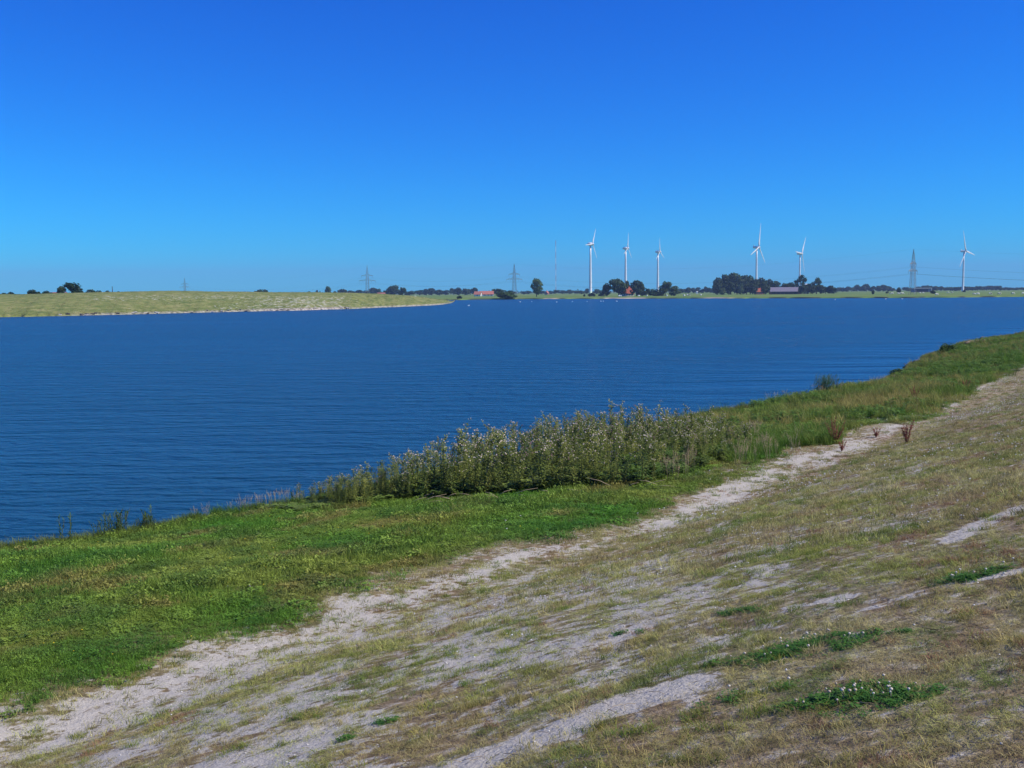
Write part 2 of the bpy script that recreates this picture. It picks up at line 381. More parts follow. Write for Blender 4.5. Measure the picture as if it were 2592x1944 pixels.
# --- the lake
def water_mat():
    m, nt, b = new_mat('lake_water')
    g = nd(nt, 'ShaderNodeNewGeometry')
    def waves(rot, sx, sy, sc, det, rough=.5):
        mp = nd(nt, 'ShaderNodeMapping'); mp.inputs['Rotation'].default_value = (0, 0, math.radians(rot)); mp.inputs['Scale'].default_value = (sx, sy, 1)
        n = nd(nt, 'ShaderNodeTexNoise', Scale=sc, Detail=det, Roughness=rough, Distortion=.25)
        nt.links.new(g.outputs['Position'], mp.inputs[0]); nt.links.new(mp.outputs[0], n.inputs['Vector']); return n.outputs[0]
    a = waves(20, .26, 1.0, .85, 2.0); c = waves(10, .5, 1.0, 2.6, 4.0); big = waves(15, .3, 1, .045, 2.0)
    hgt = mathn(nt, 'ADD', mathn(nt, 'MULTIPLY', a, .55), mathn(nt, 'MULTIPLY', c, .30))
    k = mathn(nt, 'MULTIPLY_ADD', big, 1.8); k.node.inputs[2].default_value = .15
    # the lee of the right-hand bank lies calmer
    def along(ax, ay, c0, lo, hi):
        dp = nt.nodes.new('ShaderNodeVectorMath'); dp.operation = 'DOT_PRODUCT'; nt.links.new(g.outputs['Position'], dp.inputs[0]); dp.inputs[1].default_value = (ax, ay, 0)
        mr = nt.nodes.new('ShaderNodeMapRange'); mr.interpolation_type = 'SMOOTHSTEP'; nt.links.new(mathn(nt, 'ADD', dp.outputs['Value'], c0), mr.inputs[0]); mr.inputs[1].default_value = lo; mr.inputs[2].default_value = hi; return mr.outputs[0]
    lee = mathn(nt, 'MULTIPLY', along(-NX, -NY, S0, -16, 3), along(DX, DY, 0, 38, 62))
    lee = mathn(nt, 'MULTIPLY', lee, ramp(nt, waves(25, .18, 1, .22, 2.0), [(.36, (.25, .25, .25)), (.6, (.88, .88, .88))]))
    k = mathn(nt, 'MULTIPLY', k, mathn(nt, 'SUBTRACT', 1.0, lee))
    hgt = mathn(nt, 'MULTIPLY', hgt, k)
    bp = nd(nt, 'ShaderNodeBump', Strength=1.0, Distance=1.3); nt.links.new(hgt, bp.inputs['Height']); nt.links.new(bp.outputs[0], b.inputs['Normal'])
    b.inputs['Base Color'].default_value = (.006, .048, .105, 1); b.inputs['Roughness'].default_value = .27; b.inputs['IOR'].default_value = 1.33
    return m
mb = MB(); xs = [-1600, 1900]; mb.add([(-1600, -300, 0), (1900, -300, 0), (1900, 1000, 0), (-1600, 1000, 0)], [(0, 1, 2, 3)])
tag(mb.build('lake_water', water_mat()), 'wide blue lake ruffled by small wind waves', 'water', kind='structure')

# --- far shore: fields reaching to the horizon
def field_mat(name, pale=False):
    m, nt, b = new_mat(name)
    g = nd(nt, 'ShaderNodeNewGeometry')
    def noise(sx, sy, sc, det=4.0):
        mp = nd(nt, 'ShaderNodeMapping'); mp.inputs['Scale'].default_value = (sx, sy, .6)
        n = nd(nt, 'ShaderNodeTexNoise', Scale=sc, Detail=det, Roughness=.6); nt.links.new(g.outputs['Position'], mp.inputs[0]); nt.links.new(mp.outputs[0], n.inputs['Vector']); return n.outputs[0]
    n1, n2 = noise(1, .35, .03), noise(1, .6, .35, 6.0)
    if pale:
        c = ramp(nt, n2, [(.30, (.085, .13, .033)), (.48, (.16, .19, .058)), (.62, (.235, .24, .09)), (.8, (.33, .30, .16))])
        a = nd(nt, 'ShaderNodeAttribute', attribute_name='cover'); sp = nd(nt, 'ShaderNodeSeparateColor'); nt.links.new(a.outputs['Color'], sp.inputs[0])
        k = ramp(nt, mathn(nt, 'ADD', sp.outputs[0], mathn(nt, 'MULTIPLY', mathn(nt, 'SUBTRACT', noise(1, .5, .8, 5.0), .5), 2.6)), [(.45, (0, 0, 0)), (.6, (1, 1, 1))])
        c = mixc(nt, k, c, (.40, .40, .33))
        k2 = ramp(nt, mathn(nt, 'ADD', sp.outputs[1], mathn(nt, 'MULTIPLY', mathn(nt, 'SUBTRACT', noise(1, .5, .5, 5.0), .5), 2.0)), [(.45, (0, 0, 0)), (.6, (1, 1, 1))])
        c = mixc(nt, k2, c, (.07, .105, .03))
        c = mixc(nt, sp.outputs[2], c, ramp(nt, noise(1, 1, .9, 4.0), [(.35, (.10, .085, .07)), (.6, (.48, .44, .40))]))
    else:
        c = mixc(nt, ramp(nt, n1, [(.4, (0, 0, 0)), (.6, (1, 1, 1))]), (.10, .19, .04), (.19, .24, .07))
        c = mixc(nt, mathn(nt, 'MULTIPLY', n2, .6), c, (.075, .13, .03))
        a = nd(nt, 'ShaderNodeAttribute', attribute_name='cover'); sp = nd(nt, 'ShaderNodeSeparateColor'); nt.links.new(a.outputs['Color'], sp.inputs[0])
        c = mixc(nt, sp.outputs[0], c, (.42, .36, .26)); c = mixc(nt, sp.outputs[1], c, (.05, .06, .03))
    nt.links.new(c, b.inputs['Base Color']); b.inputs['Roughness'].default_value = .95; b.inputs['Specular IOR Level'].default_value = .1
    return m
FS_P = [-2600, 0, 900, 1060, 1150, 1300, 1500, 1800, 2100, 2300, 2450, 2592, 2900, 4800]
FS_Y = [hor(-2600)+15, hor(0)+15, 761, 760, 759.5, 757.5, 756.3, 755.5, 755, 754, 752.8, 751.5, 749, hor(4800)+22]
cols = np.concatenate([np.linspace(-2400, 850, 60, endpoint=False), np.arange(850, 2620, 6), np.linspace(2620, 4700, 40)])
rows = np.array([-8, -1, 0, .8, 2.5, 6, 12, 20, 35, 60, 90, 130, 190, 280, 420, 650, 1000, 1600, 2600, 4200, 7500])
FXl, FYl = [], []
base = []
for i, px in enumerate(cols):
    py = np.interp(px, FS_P, FS_Y) + .5*(vnoise(px*.02, 0, 3)-.5)
    v = ray(px, py); k = -EYE/v[2]; base.append((v[0]*k, v[1]*k + 10*(vnoise(px*.05, 0, 9)-.5)))
base = np.array(base)
dirs = np.stack([base[:, 0]/base[:, 1]*.75, np.ones(len(base))], -1)
Xf = base[:, :1] + dirs[:, :1]*rows[None]; Yf = base[:, 1:] + dirs[:, 1:]*rows[None]
Zf = np.interp(rows, [-8, -1, 0, .8, 2.5, 6, 20, 60, 7500], [-1.2, -.4, -.05, .45, .75, .85, .95, 1.1, 1.1])[None] + np.where(rows[None] > 1, .35*(fbm(Xf*.03, Yf*.03, 7, 3)-.5), 0)
Zf = np.where(rows[None] > 3000, 1.0, Zf)
CP = cols[:, None] + 0*Xf; edge = np.where((rows[None] >= -1) & (rows[None] <= 3), 1, 0)
beach = edge*sstep(.35, .5, fbm(CP*.012, CP*0, 23, 3))*sstep(1280, 1340, CP)*sstep(1880, 1820, CP)
peat = edge*(1-beach)*sstep(.40, .55, fbm(CP*.03, CP*0, 27, 3))
o = lk(bpy.data.objects.new('far_fields', grid_mesh('far_fields', Xf, Yf, Zf, field_mat('field_grass'), {'cover': np.stack([beach, peat, 0*Xf, 1+0*Xf], -1)})))
tag(o, 'flat green fields beyond the lake', 'field', kind='structure')

# --- the low headland on the left
PN_X = [-1400, -500, 0, 200, 400, 600, 760, 885, 960, 1035, 1090, 1120, 1143, 1150]
PN_Y = [830, 815, 803, 799, 794, 789, 785.5, 782, 778.5, 775.6, 773, 771, 767, 763]
PN_C = [752, 746, 744, 740, 737, 738.5, 740, 741, 744, 749, 755, 758.5, 761.5, 762.5]    # crest line in the picture
pc = np.concatenate([np.linspace(-1400, 0, 40, endpoint=False), np.linspace(0, 1150, 420)])
vv = np.array([-4, -.6, 0, .5, 1.2, 2.5, 5, 9, 14, 20, 27, 35, 44, 54, 66, 80, 95, 112, 135, 170, 220])
Xp, Yp, Zp = [], [], []
for px in pc:
    py = np.interp(px, PN_X, PN_Y) + .5*(fbm(px*.03, 0, 3, 3)-.5)
    x0, y0 = onwater(px, py)
    y0 += 3*(fbm(px*.06, 0, 13, 3)-.5)
    depth = np.interp(px, [-1400, 600, 1000, 1120, 1150], [95, 95, 70, 40, 20])
    yc = y0 + depth; zc = EYE + (hor(px) - np.interp(px, PN_X, PN_C))/FPX*yc
    zc = max(zc, .7)
    w = vv/95*depth; w[vv <= 2.5] = vv[vv <= 2.5]
    zz = np.interp(vv/95, [-.05, -.006, 0, .006, .013, .03, .2, .5, 1.0, 2.4], [-1.2, -.3, -.02, .35, .55, .75, 0, 0, 0, 0])
    q = np.clip((vv-2.5)/92.5, 0, 1); rise = .75 + (zc-.75)*(1-(1-q)**1.6)
    zz = np.where(vv > 2.5, rise, zz); zz = np.where(vv > 95, zc - (vv-95)*.03*min(1, zc/6), zz)
    Xp.append(x0 + w*x0/y0*.8); Yp.append(y0 + w); Zp.append(np.maximum(zz, -1.2))
Xp, Yp, Zp = map(np.array, (Xp, Yp, Zp))
Zp = Zp + np.where(vv[None] > 1, .5*(fbm(Xp*.06, Yp*.06, 17, 4)-.5)*np.clip(vv[None]/20, 0, 1), 0)
PP = pc[:, None] + 0*Xp
white = sstep(560, 680, PP)*sstep(930, 840, PP)*sstep(3, 10, vv[None])*sstep(75, 40, vv[None])*.40
white = np.maximum(white, .33*sstep(130, 240, PP)*sstep(760, 600, PP)*sstep(28, 40, vv[None])*sstep(70, 52, vv[None]))
white = np.maximum(white, .30*sstep(480, 560, PP)*sstep(1000, 850, PP)*sstep(2, 5, vv[None])*sstep(35, 12, vv[None]))
grn = sstep(20, 0, np.abs(PP-950)-30)*.35 + sstep(80, 90, vv[None])*.55 + .35*sstep(400, 0, PP)*sstep(40, 60, vv[None])
shr = np.where((vv[None] >= 0) & (vv[None] <= 1.3), sstep(100, 300, PP), 0)*(.35+.65*fbm(PP*.07, PP*0, 5, 3))
shr = np.maximum(shr, np.where((vv[None] >= 0) & (vv[None] <= 3), sstep(580, 700, PP)*sstep(900, 850, PP), 0))
o = lk(bpy.data.objects.new('headland', grid_mesh('headland', Xp, Yp, Zp, field_mat('headland_turf', True), {'cover': np.stack([white+0*Xp, grn+0*Xp, shr+0*Xp, 1+0*Xp], -1)})))
tag(o, 'low grassy headland across the water on the left', 'headland', kind='structure')
def headland_z(x, y):
    i = np.argmin((Xp-x)**2 + (Yp-y)**2); return float(Zp.reshape(-1)[i])

# ------------------------------------------------------------------ wind turbines
def blade_mesh(L, name):
    mb = MB(); N = 14; rows_ = []
    for i in range(N+1):
        r = L*(.03 + .97*i/N); q = i/N
        ch = np.interp(q, [0, .04, .18, .5, .85, 1], [.055, .06, .095, .062, .036, .01])*L
        th = np.interp(q, [0, .04, .2, .6, 1], [.06, .055, .03, .016, .004])*L
        tw = math.radians(np.interp(q, [0, .15, .5, 1], [22, 16, 6, 1]))
        ring = []
        for k in range(8):
            a = 2*math.pi*k/8; cx = math.cos(a)*ch/2 - (ch*.12 if q > .1 else 0); cy = math.sin(a)*th/2
            ring.append((cx*math.sin(tw) + cy*math.cos(tw), cx*math.cos(tw) - cy*math.sin(tw), r))   # x along the rotor axis, y chord, z out
        rows_.append(ring)
    vs = [p for r_ in rows_ for p in r_]; fs = []
    for i in range(N):
        for k in range(8): fs.append((i*8+k, i*8+(k+1) % 8, (i+1)*8+(k+1) % 8, (i+1)*8+k))
    fs.append(tuple(range(7, -1, -1))); fs.append(tuple(N*8+k for k in range(8)))
    mb.add(vs, fs, True); return mb.mesh(name, M['blade'])
BL = {22: blade_mesh(22, 'short_blade'), 34: blade_mesh(34, 'long_blade')}
def turbine(px, dist, hub, L, yaw, roll, egg, label, ring=False, rb=1.9, rt=1.0):
    base = far(px, dist, .9); t = empty('wind_turbine', base); tag(t, label, 'wind turbine', 'wind turbines across the lake')
    mb = MB(); mb.lathe([(rb*1.1, 0), (rb, .6), (rb*.86, hub*.25), (rb*.72, hub*.5), (rb*.6, hub*.75), (rt, hub-1.6)], 20); tw = mb.build('tower', M['white'], t)
    if ring:
        mb = MB(); mb.lathe([(rb*1.115, .1), (rb*1.01, 1.0), (rb*.955, hub*.085), (rb*.95, hub*.085)], 20); mb.build('green_base_band', M['tgreen'], tw)
    mb = MB(); mb.box((rb*.55, -rb*.78, 1.6), (1.0, .5, 2.1)); mb.build('door', M['post'], tw)
    c, s = math.cos(yaw), math.sin(yaw); T = Matrix.Translation((0, 0, hub)) @ Matrix.Rotation(yaw, 4, 'Z')     # local +x is the rotor axis
    mb = MB()
    if egg: mb.lathe([(.2, -4.6), (1.0, -4.1), (1.7, -2.8), (2.1, -1), (2.15, .5), (1.9, 1.8)], 14, axis='x')
    else:
        prof = [(-5.2, 1.15), (-5.0, 1.55), (-1, 1.75), (1.6, 1.6), (2.0, 1.35)]
        vs = []; fs = []
        for x, h in prof:
            for k in range(8):
                a = math.pi/8 + k*math.pi/4; f = 1/max(abs(math.cos(a)), abs(math.sin(a)))*.97
                vs.append((x, math.cos(a)*h*f, math.sin(a)*h*f))
        for i in range(len(prof)-1):
            for k in range(8): fs.append((i*8+k, i*8+(k+1) % 8, (i+1)*8+(k+1) % 8, (i+1)*8+k))
        fs.append(tuple(range(7, -1, -1))); fs.append(tuple(32+k for k in range(8))); mb.add(vs, fs)
    n = mb.build('nacelle', M['white'], t); n.matrix_local = T
    if not egg:
        mb = MB(); mb.box((-4.4, 0, 2.1), (1.0, 2.0, 1.1)); mb.tube([(-4.6, .7, 2.6), (-4.6, .7, 4.0)], .07, 5); mb.build('cooler', M['white'], n)
    mb = MB(); mb.lathe([(1.5, 0), (1.55, .8), (1.3, 2.0), (.7, 2.9), (.1, 3.2)], 14, axis='x'); hb = mb.build('hub', M['white'], t)
    hb.matrix_local = T @ Matrix.Translation((2.0, 0, 0))
    for k in range(3):
        b = lk(bpy.data.objects.new('blade', BL[L]), t)
        b.matrix_local = T @ Matrix.Translation((3.2, 0, 0)) @ Matrix.Rotation(roll + k*2*math.pi/3, 4, 'X')
    return t
R_ = math.radians
# rotor axis yaw: 0 points to the right of the picture, negative turns it towards the camera
turbine(1494.5, 1270, 64, 22, R_(-30), R_(-25), True, 'leftmost white wind turbine, its tower showing down to the pale green base', True, 2.05, 1.0)
turbine(1583.5, 1400, 64, 22, R_(-24), R_(-6), True, 'white wind turbine rising behind the red-roofed farmhouse trees', True, 2.05, 1.0)
turbine(1665, 1535, 64, 22, R_(-28), R_(5), True, 'white wind turbine rising just left of a round tree beside the farmhouse', True, 2.05, 1.0)
turbine(1914, 1400, 64, 34, R_(-34), R_(-10), False, 'large white wind turbine rising behind the big dark wood', False, 1.9, 1.1)
turbine(2023.5, 1660, 64, 34, R_(-34), R_(-34), False, 'white wind turbine rising behind the barn and a sparse tree')
turbine(2437, 1610, 64, 34, R_(-48), R_(20), False, 'rightmost white wind turbine standing alone in the open field')

# ------------------------------------------------------------------ power pylons and cables
def pylon(px, dist, H, rz, label, base_dz=0):
    p = far(px, dist, 1.0); t = empty('power_pylon', p, rz); tag(t, label, 'pylon', 'lattice power pylons')
    def hw(z): return np.interp(z/H, [0, .10, .62, .82, 1], [2.5, 2.15, 1.3, .8, .05])
    mb = MB(); zs = H*np.array([0, .1, .19, .27, .34, .41, .47, .53, .58, .63, .68, .73, .78, .83, .88, .93, 1.0])
    for a, b in zip(zs[:-1], zs[1:]):
        wa, wb = hw(a), hw(b)
        ca = [(-wa, -wa, a), (wa, -wa, a), (wa, wa, a), (-wa, wa, a)]; cb = [(-wb, -wb, b), (wb, -wb, b), (wb, wb, b), (-wb, wb, b)]
        for k in range(4):
            mb.bar(ca[k], cb[k], .20 if a < .6*H else .15); mb.bar(ca[k], cb[(k+1) % 4], .075); mb.bar(ca[(k+1) % 4], cb[k], .075); mb.bar(cb[k], cb[(k+1) % 4], .07)
    mb.build('lattice_body', M['steel'], t)
    tips = []
    for zf, hwid in ((.675, 7.0), (.52, 10.0)):
        z = H*zf; w = hw(z); m2 = MB()
        for sgn in (-1, 1):
            tip = (sgn*hwid, 0, z)
            for yy in (-w, w):
                m2.bar((sgn*w, yy, z), tip, .2); m2.bar((sgn*w*.9, yy, z+1.7), tip, .18)
                for q in (.25, .5, .75):
                    xq = sgn*(w + (hwid-w)*q); m2.bar((xq, yy*(1-q), z), (xq, yy*(1-q), z+1.7*(1-q)), .1)
        arm = m2.build('cross_arm', M['steel'], t)
        offs = (-hwid+.2, hwid-.2) if zf > .6 else (-hwid+.2, -hwid*.52, hwid*.52, hwid-.2)
        for x in offs:
            m3 = MB(); m3.tube([(x, 0, z-.05), (x, 0, z-2.3)], .07, 5)
            for q in range(5): m3.lathe([(.06, z-.5-q*.38), (.17, z-.6-q*.38), (.06, z-.68-q*.38)], 7, (x, 0, 0))
            m3.build('insulator', M['insul'], arm); tips.append(Vector((x, 0, z-2.35)))
    tips.append(Vector((0, 0, H)))
    mw = Matrix.Translation(p) @ Matrix.Rotation(rz, 4, 'Z')
    return [mw @ q for q in tips]
P4 = pylon(2310, 845, 38, R_(48), 'green-grey lattice pylon on the right, tallest of the pylons')
P3 = pylon(1302, 1190, 38, R_(20), 'lattice pylon standing behind the low willow bush at the far shore')
P2 = pylon(930.5, 1215, 38, R_(12), 'lattice pylon standing just beyond the right end of the headland')
P1 = pylon(468.5, 2000, 38, R_(30), 'faint distant pylon peeping over the headland on the left')
def span(A, B, sag, label, group):
    for a, b in zip(A, B):
        pts = [a.lerp(b, i/24) - Vector((0, 0, sag*4*(i/24)*(1-i/24))) for i in range(25)]
        mb = MB(); mb.tube(pts, .02, 4, True, True); tag(mb.build('power_cable', M['cable']), label, 'cable', group)
span(P3, P4, 11, 'thin cable hanging between the right-hand pylon and the pylon by the willow bush', 'cables over the farms')
span(P4, [p + Vector((420, -235, 0)) for p in P4], 11, 'thin cable running from the right-hand pylon out of the picture', 'cables leaving at the right')
span(P2, P3, 5, 'thin cable hanging between the two middle pylons', 'cables between the middle pylons')
span(P1, P2, 12, 'thin cable hanging above the headland between two pylons', 'cables above the headland')

# far radio mast
p = far(1407, 4200, 1.0); t = empty('radio_mast', p); tag(t, 'very faint tall thin red and white radio mast on the horizon', 'mast')
H = 216
for k in range(9):
    a, b = H*k/9, H*(k+1)/9; mb = MB()
    for i in range(3):
        an = i*2.094; an2 = an+2.094; c = (1.1*math.cos(an), 1.1*math.sin(an)); c2 = (1.1*math.cos(an2), 1.1*math.sin(an2))
        mb.bar((c[0], c[1], a), (c[0], c[1], b), .5)
        for q in range(6):
            za, zb = a+(b-a)*q/6, a+(b-a)*(q+1)/6; mb.bar((c[0], c[1], za), (c2[0], c2[1], zb), .25)
    mb.build('mast_section', M['redpaint'] if k % 2 == 0 else M['white'], t)
for i in range(3):
    an = i*2.094+.5
    for zf in (.45, .9):
        mb = MB(); mb.tube([(math.cos(an)*1.0, math.sin(an)*1.0, H*zf), (math.cos(an)*H*.5, math.sin(an)*H*.5, 0)], .05, 4); mb.build('guy_wire', M['cable'], t)

# ------------------------------------------------------------------ trees
def crown_mesh(name, lobes, n, leaf, m, seed, shell=.55):
    rng = np.random.default_rng(seed); lob = np.array(lobes, float)
    vol = lob[:, 3]*lob[:, 4]*lob[:, 5]; pk = rng.choice(len(lob), n, p=vol**.8/np.sum(vol**.8))
    d = rng.normal(size=(n, 3)); d /= np.linalg.norm(d, axis=1)[:, None]
    rr = shell + (1-shell)*rng.random(n)**.6; rr *= 1 + .16*(vnoise(d[:, 0]*3+pk*7, d[:, 1]*3+d[:, 2]*2, seed)-.5)*2
    c = lob[pk, :3] + d*lob[pk, 3:6]*rr[:, None]
    sz = leaf*(.55 + .9*rng.random(n))
    nrm = d*.7 + rng.normal(size=(n, 3))*.55; nrm[:, 2] += .25; nrm /= np.linalg.norm(nrm, axis=1)[:, None]
    a = np.cross(nrm, rng.normal(size=(n, 3))); a /= np.linalg.norm(a, axis=1)[:, None]; b = np.cross(nrm, a)
    k = np.array([(1, .05), (.25, .75), (-.8, .55), (-.75, -.6), (.3, -.8)])
    k = k[None] * (.75 + .5*rng.random((n, 5, 1)))
    V = c[:, None] + (a[:, None]*k[..., :1] + b[:, None]*k[..., 1:])*sz[:, None, None] + nrm[:, None]*(rng.random((n, 5, 1))-.5)*sz[:, None, None]*.5
    me = bpy.data.meshes.new(name); me.from_pydata(V.reshape(-1, 3).tolist(), [], [tuple(range(i*5, i*5+5)) for i in range(n)]); me.materials.append(m); return me
def trunk_mesh(name, h, r, lobes, seed):
    random.seed(seed); mb = MB()
    mb.tube([(0, 0, -.2), (.01*h, 0, h*.25), (-.01*h, .01*h, h*.6), (0, 0, h*.9)], [r*1.25, r, r*.7, r*.25], 8)
    for l in lobes[:7]:
        z0 = h*random.uniform(.3, .6); mb.tube([(0, 0, z0), (l[0]*.5, l[1]*.5, (z0+l[2])/2+.03*h), (l[0]*.9, l[1]*.9, l[2])], [r*.5, r*.32, r*.1], 6)
    return mb.mesh(name, M['bark'])
# unit trees: height 1, crown width about .8 (scaled per tree)
def rl(seed, n, wid, z0, z1, size, taper=.6):
    rng = random.Random(seed); out = []
    for i in range(n):
        q = i/(n-1); z = z0 + (z1-z0)*q; w = wid*(1-taper*abs(q-.35)**1.5)*.62; a = rng.uniform(0, 6.28); r = rng.uniform(.25, 1)*w*.6
        s = size*rng.uniform(.75, 1.2); out.append((r*math.cos(a), r*math.sin(a), z, s, s, s*.8))
    return out
PROT = {}
def proto(key, lobes, n, leaf, mat, th=.62, tr=.028, shell=.5):
    # normalise so that the crown spans width 1 and reaches height 1
    ox = (max(l[0]+l[3] for l in lobes)+min(l[0]-l[3] for l in lobes))/2; lobes = [(l[0]-ox, *l[1:]) for l in lobes]
    top = max(l[2]+l[5] for l in lobes); wid = max(max(abs(l[0])+l[3], abs(l[1])+l[4]) for l in lobes)*2
    lobes = [(l[0]/wid, l[1]/wid, l[2]/top, l[3]/wid, l[4]/wid, l[5]/top) for l in lobes]
    PROT[key] = (crown_mesh('crown_'+key, lobes, n, leaf, M[mat], sum(map(ord, key)), shell), trunk_mesh('trunk_'+key, th, tr, lobes, 3))
proto('round', rl(1, 9, .8, .32, .82, .23), 1500, .040, 'oak')
proto('dome', rl(2, 10, .9, .25, .76, .25, .8), 1600, .040, 'oak')
proto('dark', rl(3, 9, .85, .25, .80, .24), 1500, .042, 'dark')
proto('wide', rl(4, 11, 1.1, .22, .78, .24), 1500, .042, 'dark')
proto('tall', [(0, 0, .82, .22, .22, .18), (.1, 0, .66, .24, .22, .2), (-.16, .05, .55, .2, .2, .16), (.12, -.05, .42, .22, .22, .18), (-.05, .05, .34, .18, .2, .14), (-.2, 0, .66, .12, .12, .1), (.05, 0, .22, .14, .14, .1)], 1100, .042, 'bush', .75, .03)
proto('spread', [(.18, 0, .72, .30, .26, .24), (.28, .05, .5, .22, .22, .22), (-.05, 0, .78, .2, .2, .17), (.1, .1, .55, .2, .2, .15), (.33, 0, .32, .14, .14, .16)], 900, .042, 'dark', .6, .04)
proto('sparse', [(-.28, 0, .62, .16, .16, .13), (.05, 0, .88, .18, .18, .12), (.24, .05, .72, .17, .17, .14), (-.08, -.05, .72, .16, .16, .12), (-.2, .06, .44, .13, .13, .10), (.12, 0, .52, .14, .14, .10), (0, 0, .34, .1, .1, .09)], 700, .038, 'oak', .8, .030, .35)
proto('light', rl(6, 8, .9, .2, .78, .25), 1300, .042, 'light')
proto('bush', [(-.35, 0, .4, .25, .2, .4), (-.1, .1, .55, .28, .22, .45), (.15, -.05, .5, .27, .22, .45), (.36, 0, .35, .22, .2, .35), (0, -.1, .3, .4, .25, .3)], 1200, .05, 'bush', .4, .02, .4)
proto('bushd', [(-.3, 0, .4, .25, .2, .38), (0, .1, .55, .3, .24, .45), (.3, -.05, .42, .25, .2, .4)], 900, .055, 'dark', .4, .02, .4)
TREES = []
def tree(px, top, w, dist, key, label, group=None, name='tree', base_z=1.0, dz=0.0, seed=0):
    p = far(px, dist, base_z); h = EYE + (hor(px)-top)/FPX*dist - base_z; wd = w*1.22/FPX*dist
    rng = random.Random(int(px*7+seed)); t = empty(name, p, rng.uniform(-.7, .7) if key in ('tall', 'spread', 'sparse') else rng.uniform(0, 6.28), (wd, wd, h))
    tag(t, label, 'bush' if name == 'bush' else 'tree', group)
    lk(bpy.data.objects.new('crown', PROT[key][0]), t); lk(bpy.data.objects.new('trunk' if name != 'bush' else 'stem', PROT[key][1]), t)
    return t
def hl(px, v):           # a place on the headland, v metres behind its shore
    x0, y0 = onwater(px, np.interp(px, PN_X, PN_Y)); return y0 + v
# on and behind the headland
tree(156, 724, 24, 430, 'dark', 'smaller dark tree of the pair on the left headland skyline', base_z=5.2)
tree(183, 715.5, 40, 432, 'spread', 'dark spreading tree, bigger of the pair on the left headland skyline', base_z=5.0)
tree(86, 733, 42, 440, 'bushd', 'low rounded dark bush at the far left of the headland skyline', name='bush', base_z=4.6)
tree(121, 736, 34, 440, 'bushd', 'low dark bush between the far-left bush and the tree pair', name='bush', base_z=4.8)
for px, tp, w in ((6, 741.5, 26), (32, 739, 24), (205, 734, 34), (232, 732.5, 32), (252, 735, 22), (275, 735.5, 18), (298, 737.5, 14)):
    tree(px, tp, w, 520, 'wide', 'small dark treetop peeping over the left half of the headland crest', 'treetops over the headland', base_z=3.6)
tree(669, 732.5, 44, 900, 'wide', 'broad flat-topped copse peeping over the middle of the headland', base_z=2)
# far tree line, left and centre
LN = 'trees of the distant line left of the red farm'; LL = 'hazy blue-green tree in the distant line left of the red-roofed farm'
for px, tp, w in ((780, 737, 12), (803, 734, 9), (850, 737, 14), (867, 731, 26), (886, 735, 22), (905, 734, 28), (926, 735, 20), (944, 728, 26), (957, 731, 22), (976, 735, 18), (1037, 736, 24), (1062, 733.5, 30), (1079, 731, 20), (1093, 729, 28), (1112, 733, 26), (1128, 734, 22), (1147, 729, 18), (1160, 727.5, 20), (1176, 730, 22), (1190, 731, 20), (1201, 727.5, 17)):
    tree(px, tp, w, 1750+random.uniform(-150, 150), random.choice(['dome', 'wide', 'round', 'dark']), LL, LN)
tree(830, 724.5, 15, 1300, 'tall', 'small upright tree alone on the skyline right of the headland middle')
tree(996, 722.5, 42, 1500, 'dome', 'tallest rounded tree in the line right of the second pylon')
tree(1019, 727, 18, 1300, 'round', 'round tree just right of the tallest tree in the left line')
tree(1265, 730.5, 36, 1250, 'dome', 'rounded tree mass just right of the red-roofed farm')
tree(1288, 735, 26, 1250, 'wide', 'lower tree mass behind the willow bush and pylon')
LN = 'trees of the distant line behind the tall lone tree'; LL = 'hazy low tree in the distant line between lone tree and first turbine'
for px, tp, w in ((1325, 737, 14), (1338, 735.5, 18), (1372, 736, 20), (1392, 736, 16), (1407, 733.5, 20), (1424, 734.5, 22), (1441, 733, 18), (1455, 735, 22), (1472, 735, 20), (1487, 730, 16), (1510, 731.5, 20), (1524, 734, 16)):
    tree(px, tp, w, 1900+random.uniform(-200, 200), random.choice(['dome', 'wide', 'round', 'dark']), LL, LN)
tree(1358, 705, 29, 1000, 'tall', 'tall lone green tree standing in the field between pylon and first turbine')
tree(1281, 737.5, 74, 830, 'bush', 'broad low green willow bush at the far water edge below a pylon', name='bush', base_z=.8)
tree(1163, 748, 12, 800, 'bushd', 'small dark bush on the far bank right of the headland tip', name='bush', base_z=.8)
tree(1498, 741, 16, 960, 'bushd', 'dark bush hiding the foot of the leftmost turbine', name='bush')
tree(1479, 744, 6, 960, 'bushd', 'tiny dark bush left of the leftmost turbine foot', name='bush')
tree(1521, 739, 18, 960, 'light', 'small pale bush left of the red-roofed farmhouse trees', name='bush')
# around the farmhouse
tree(1536, 716.5, 24, 955, 'dark', 'dark tree at the left end of the farmhouse group')
tree(1566, 704.5, 44, 950, 'round', 'big round tree left of the red farmhouse roof')
tree(1586.5, 710, 17, 985, 'dark', 'small tree right behind the red farmhouse roof')
tree(1611, 709, 38, 945, 'dark', 'big dark tree right of the red farmhouse roof')
tree(1625, 724, 24, 940, 'wide', 'lower right part of the farmhouse trees, a dark broad tree')
tree(1638, 729.5, 13, 950, 'round', 'small tree at the right end of the farmhouse group')
tree(1657, 730.5, 30, 945, 'bush', 'green bush between the farmhouse group and the third turbine', name='bush')
tree(1684, 711.5, 28, 945, 'round', 'rounded tree just right of the third turbine')
tree(1708, 723.5, 32, 935, 'light', 'pale green willow right of the rounded tree by the third turbine')
tree(1668, 741, 22, 930, 'bushd', 'dark low bush at the foot of the third turbine', name='bush')
LN = 'trees of the distant line left of the big wood'; LL = 'hazy blue tree in the distant line between pale willow and big wood'
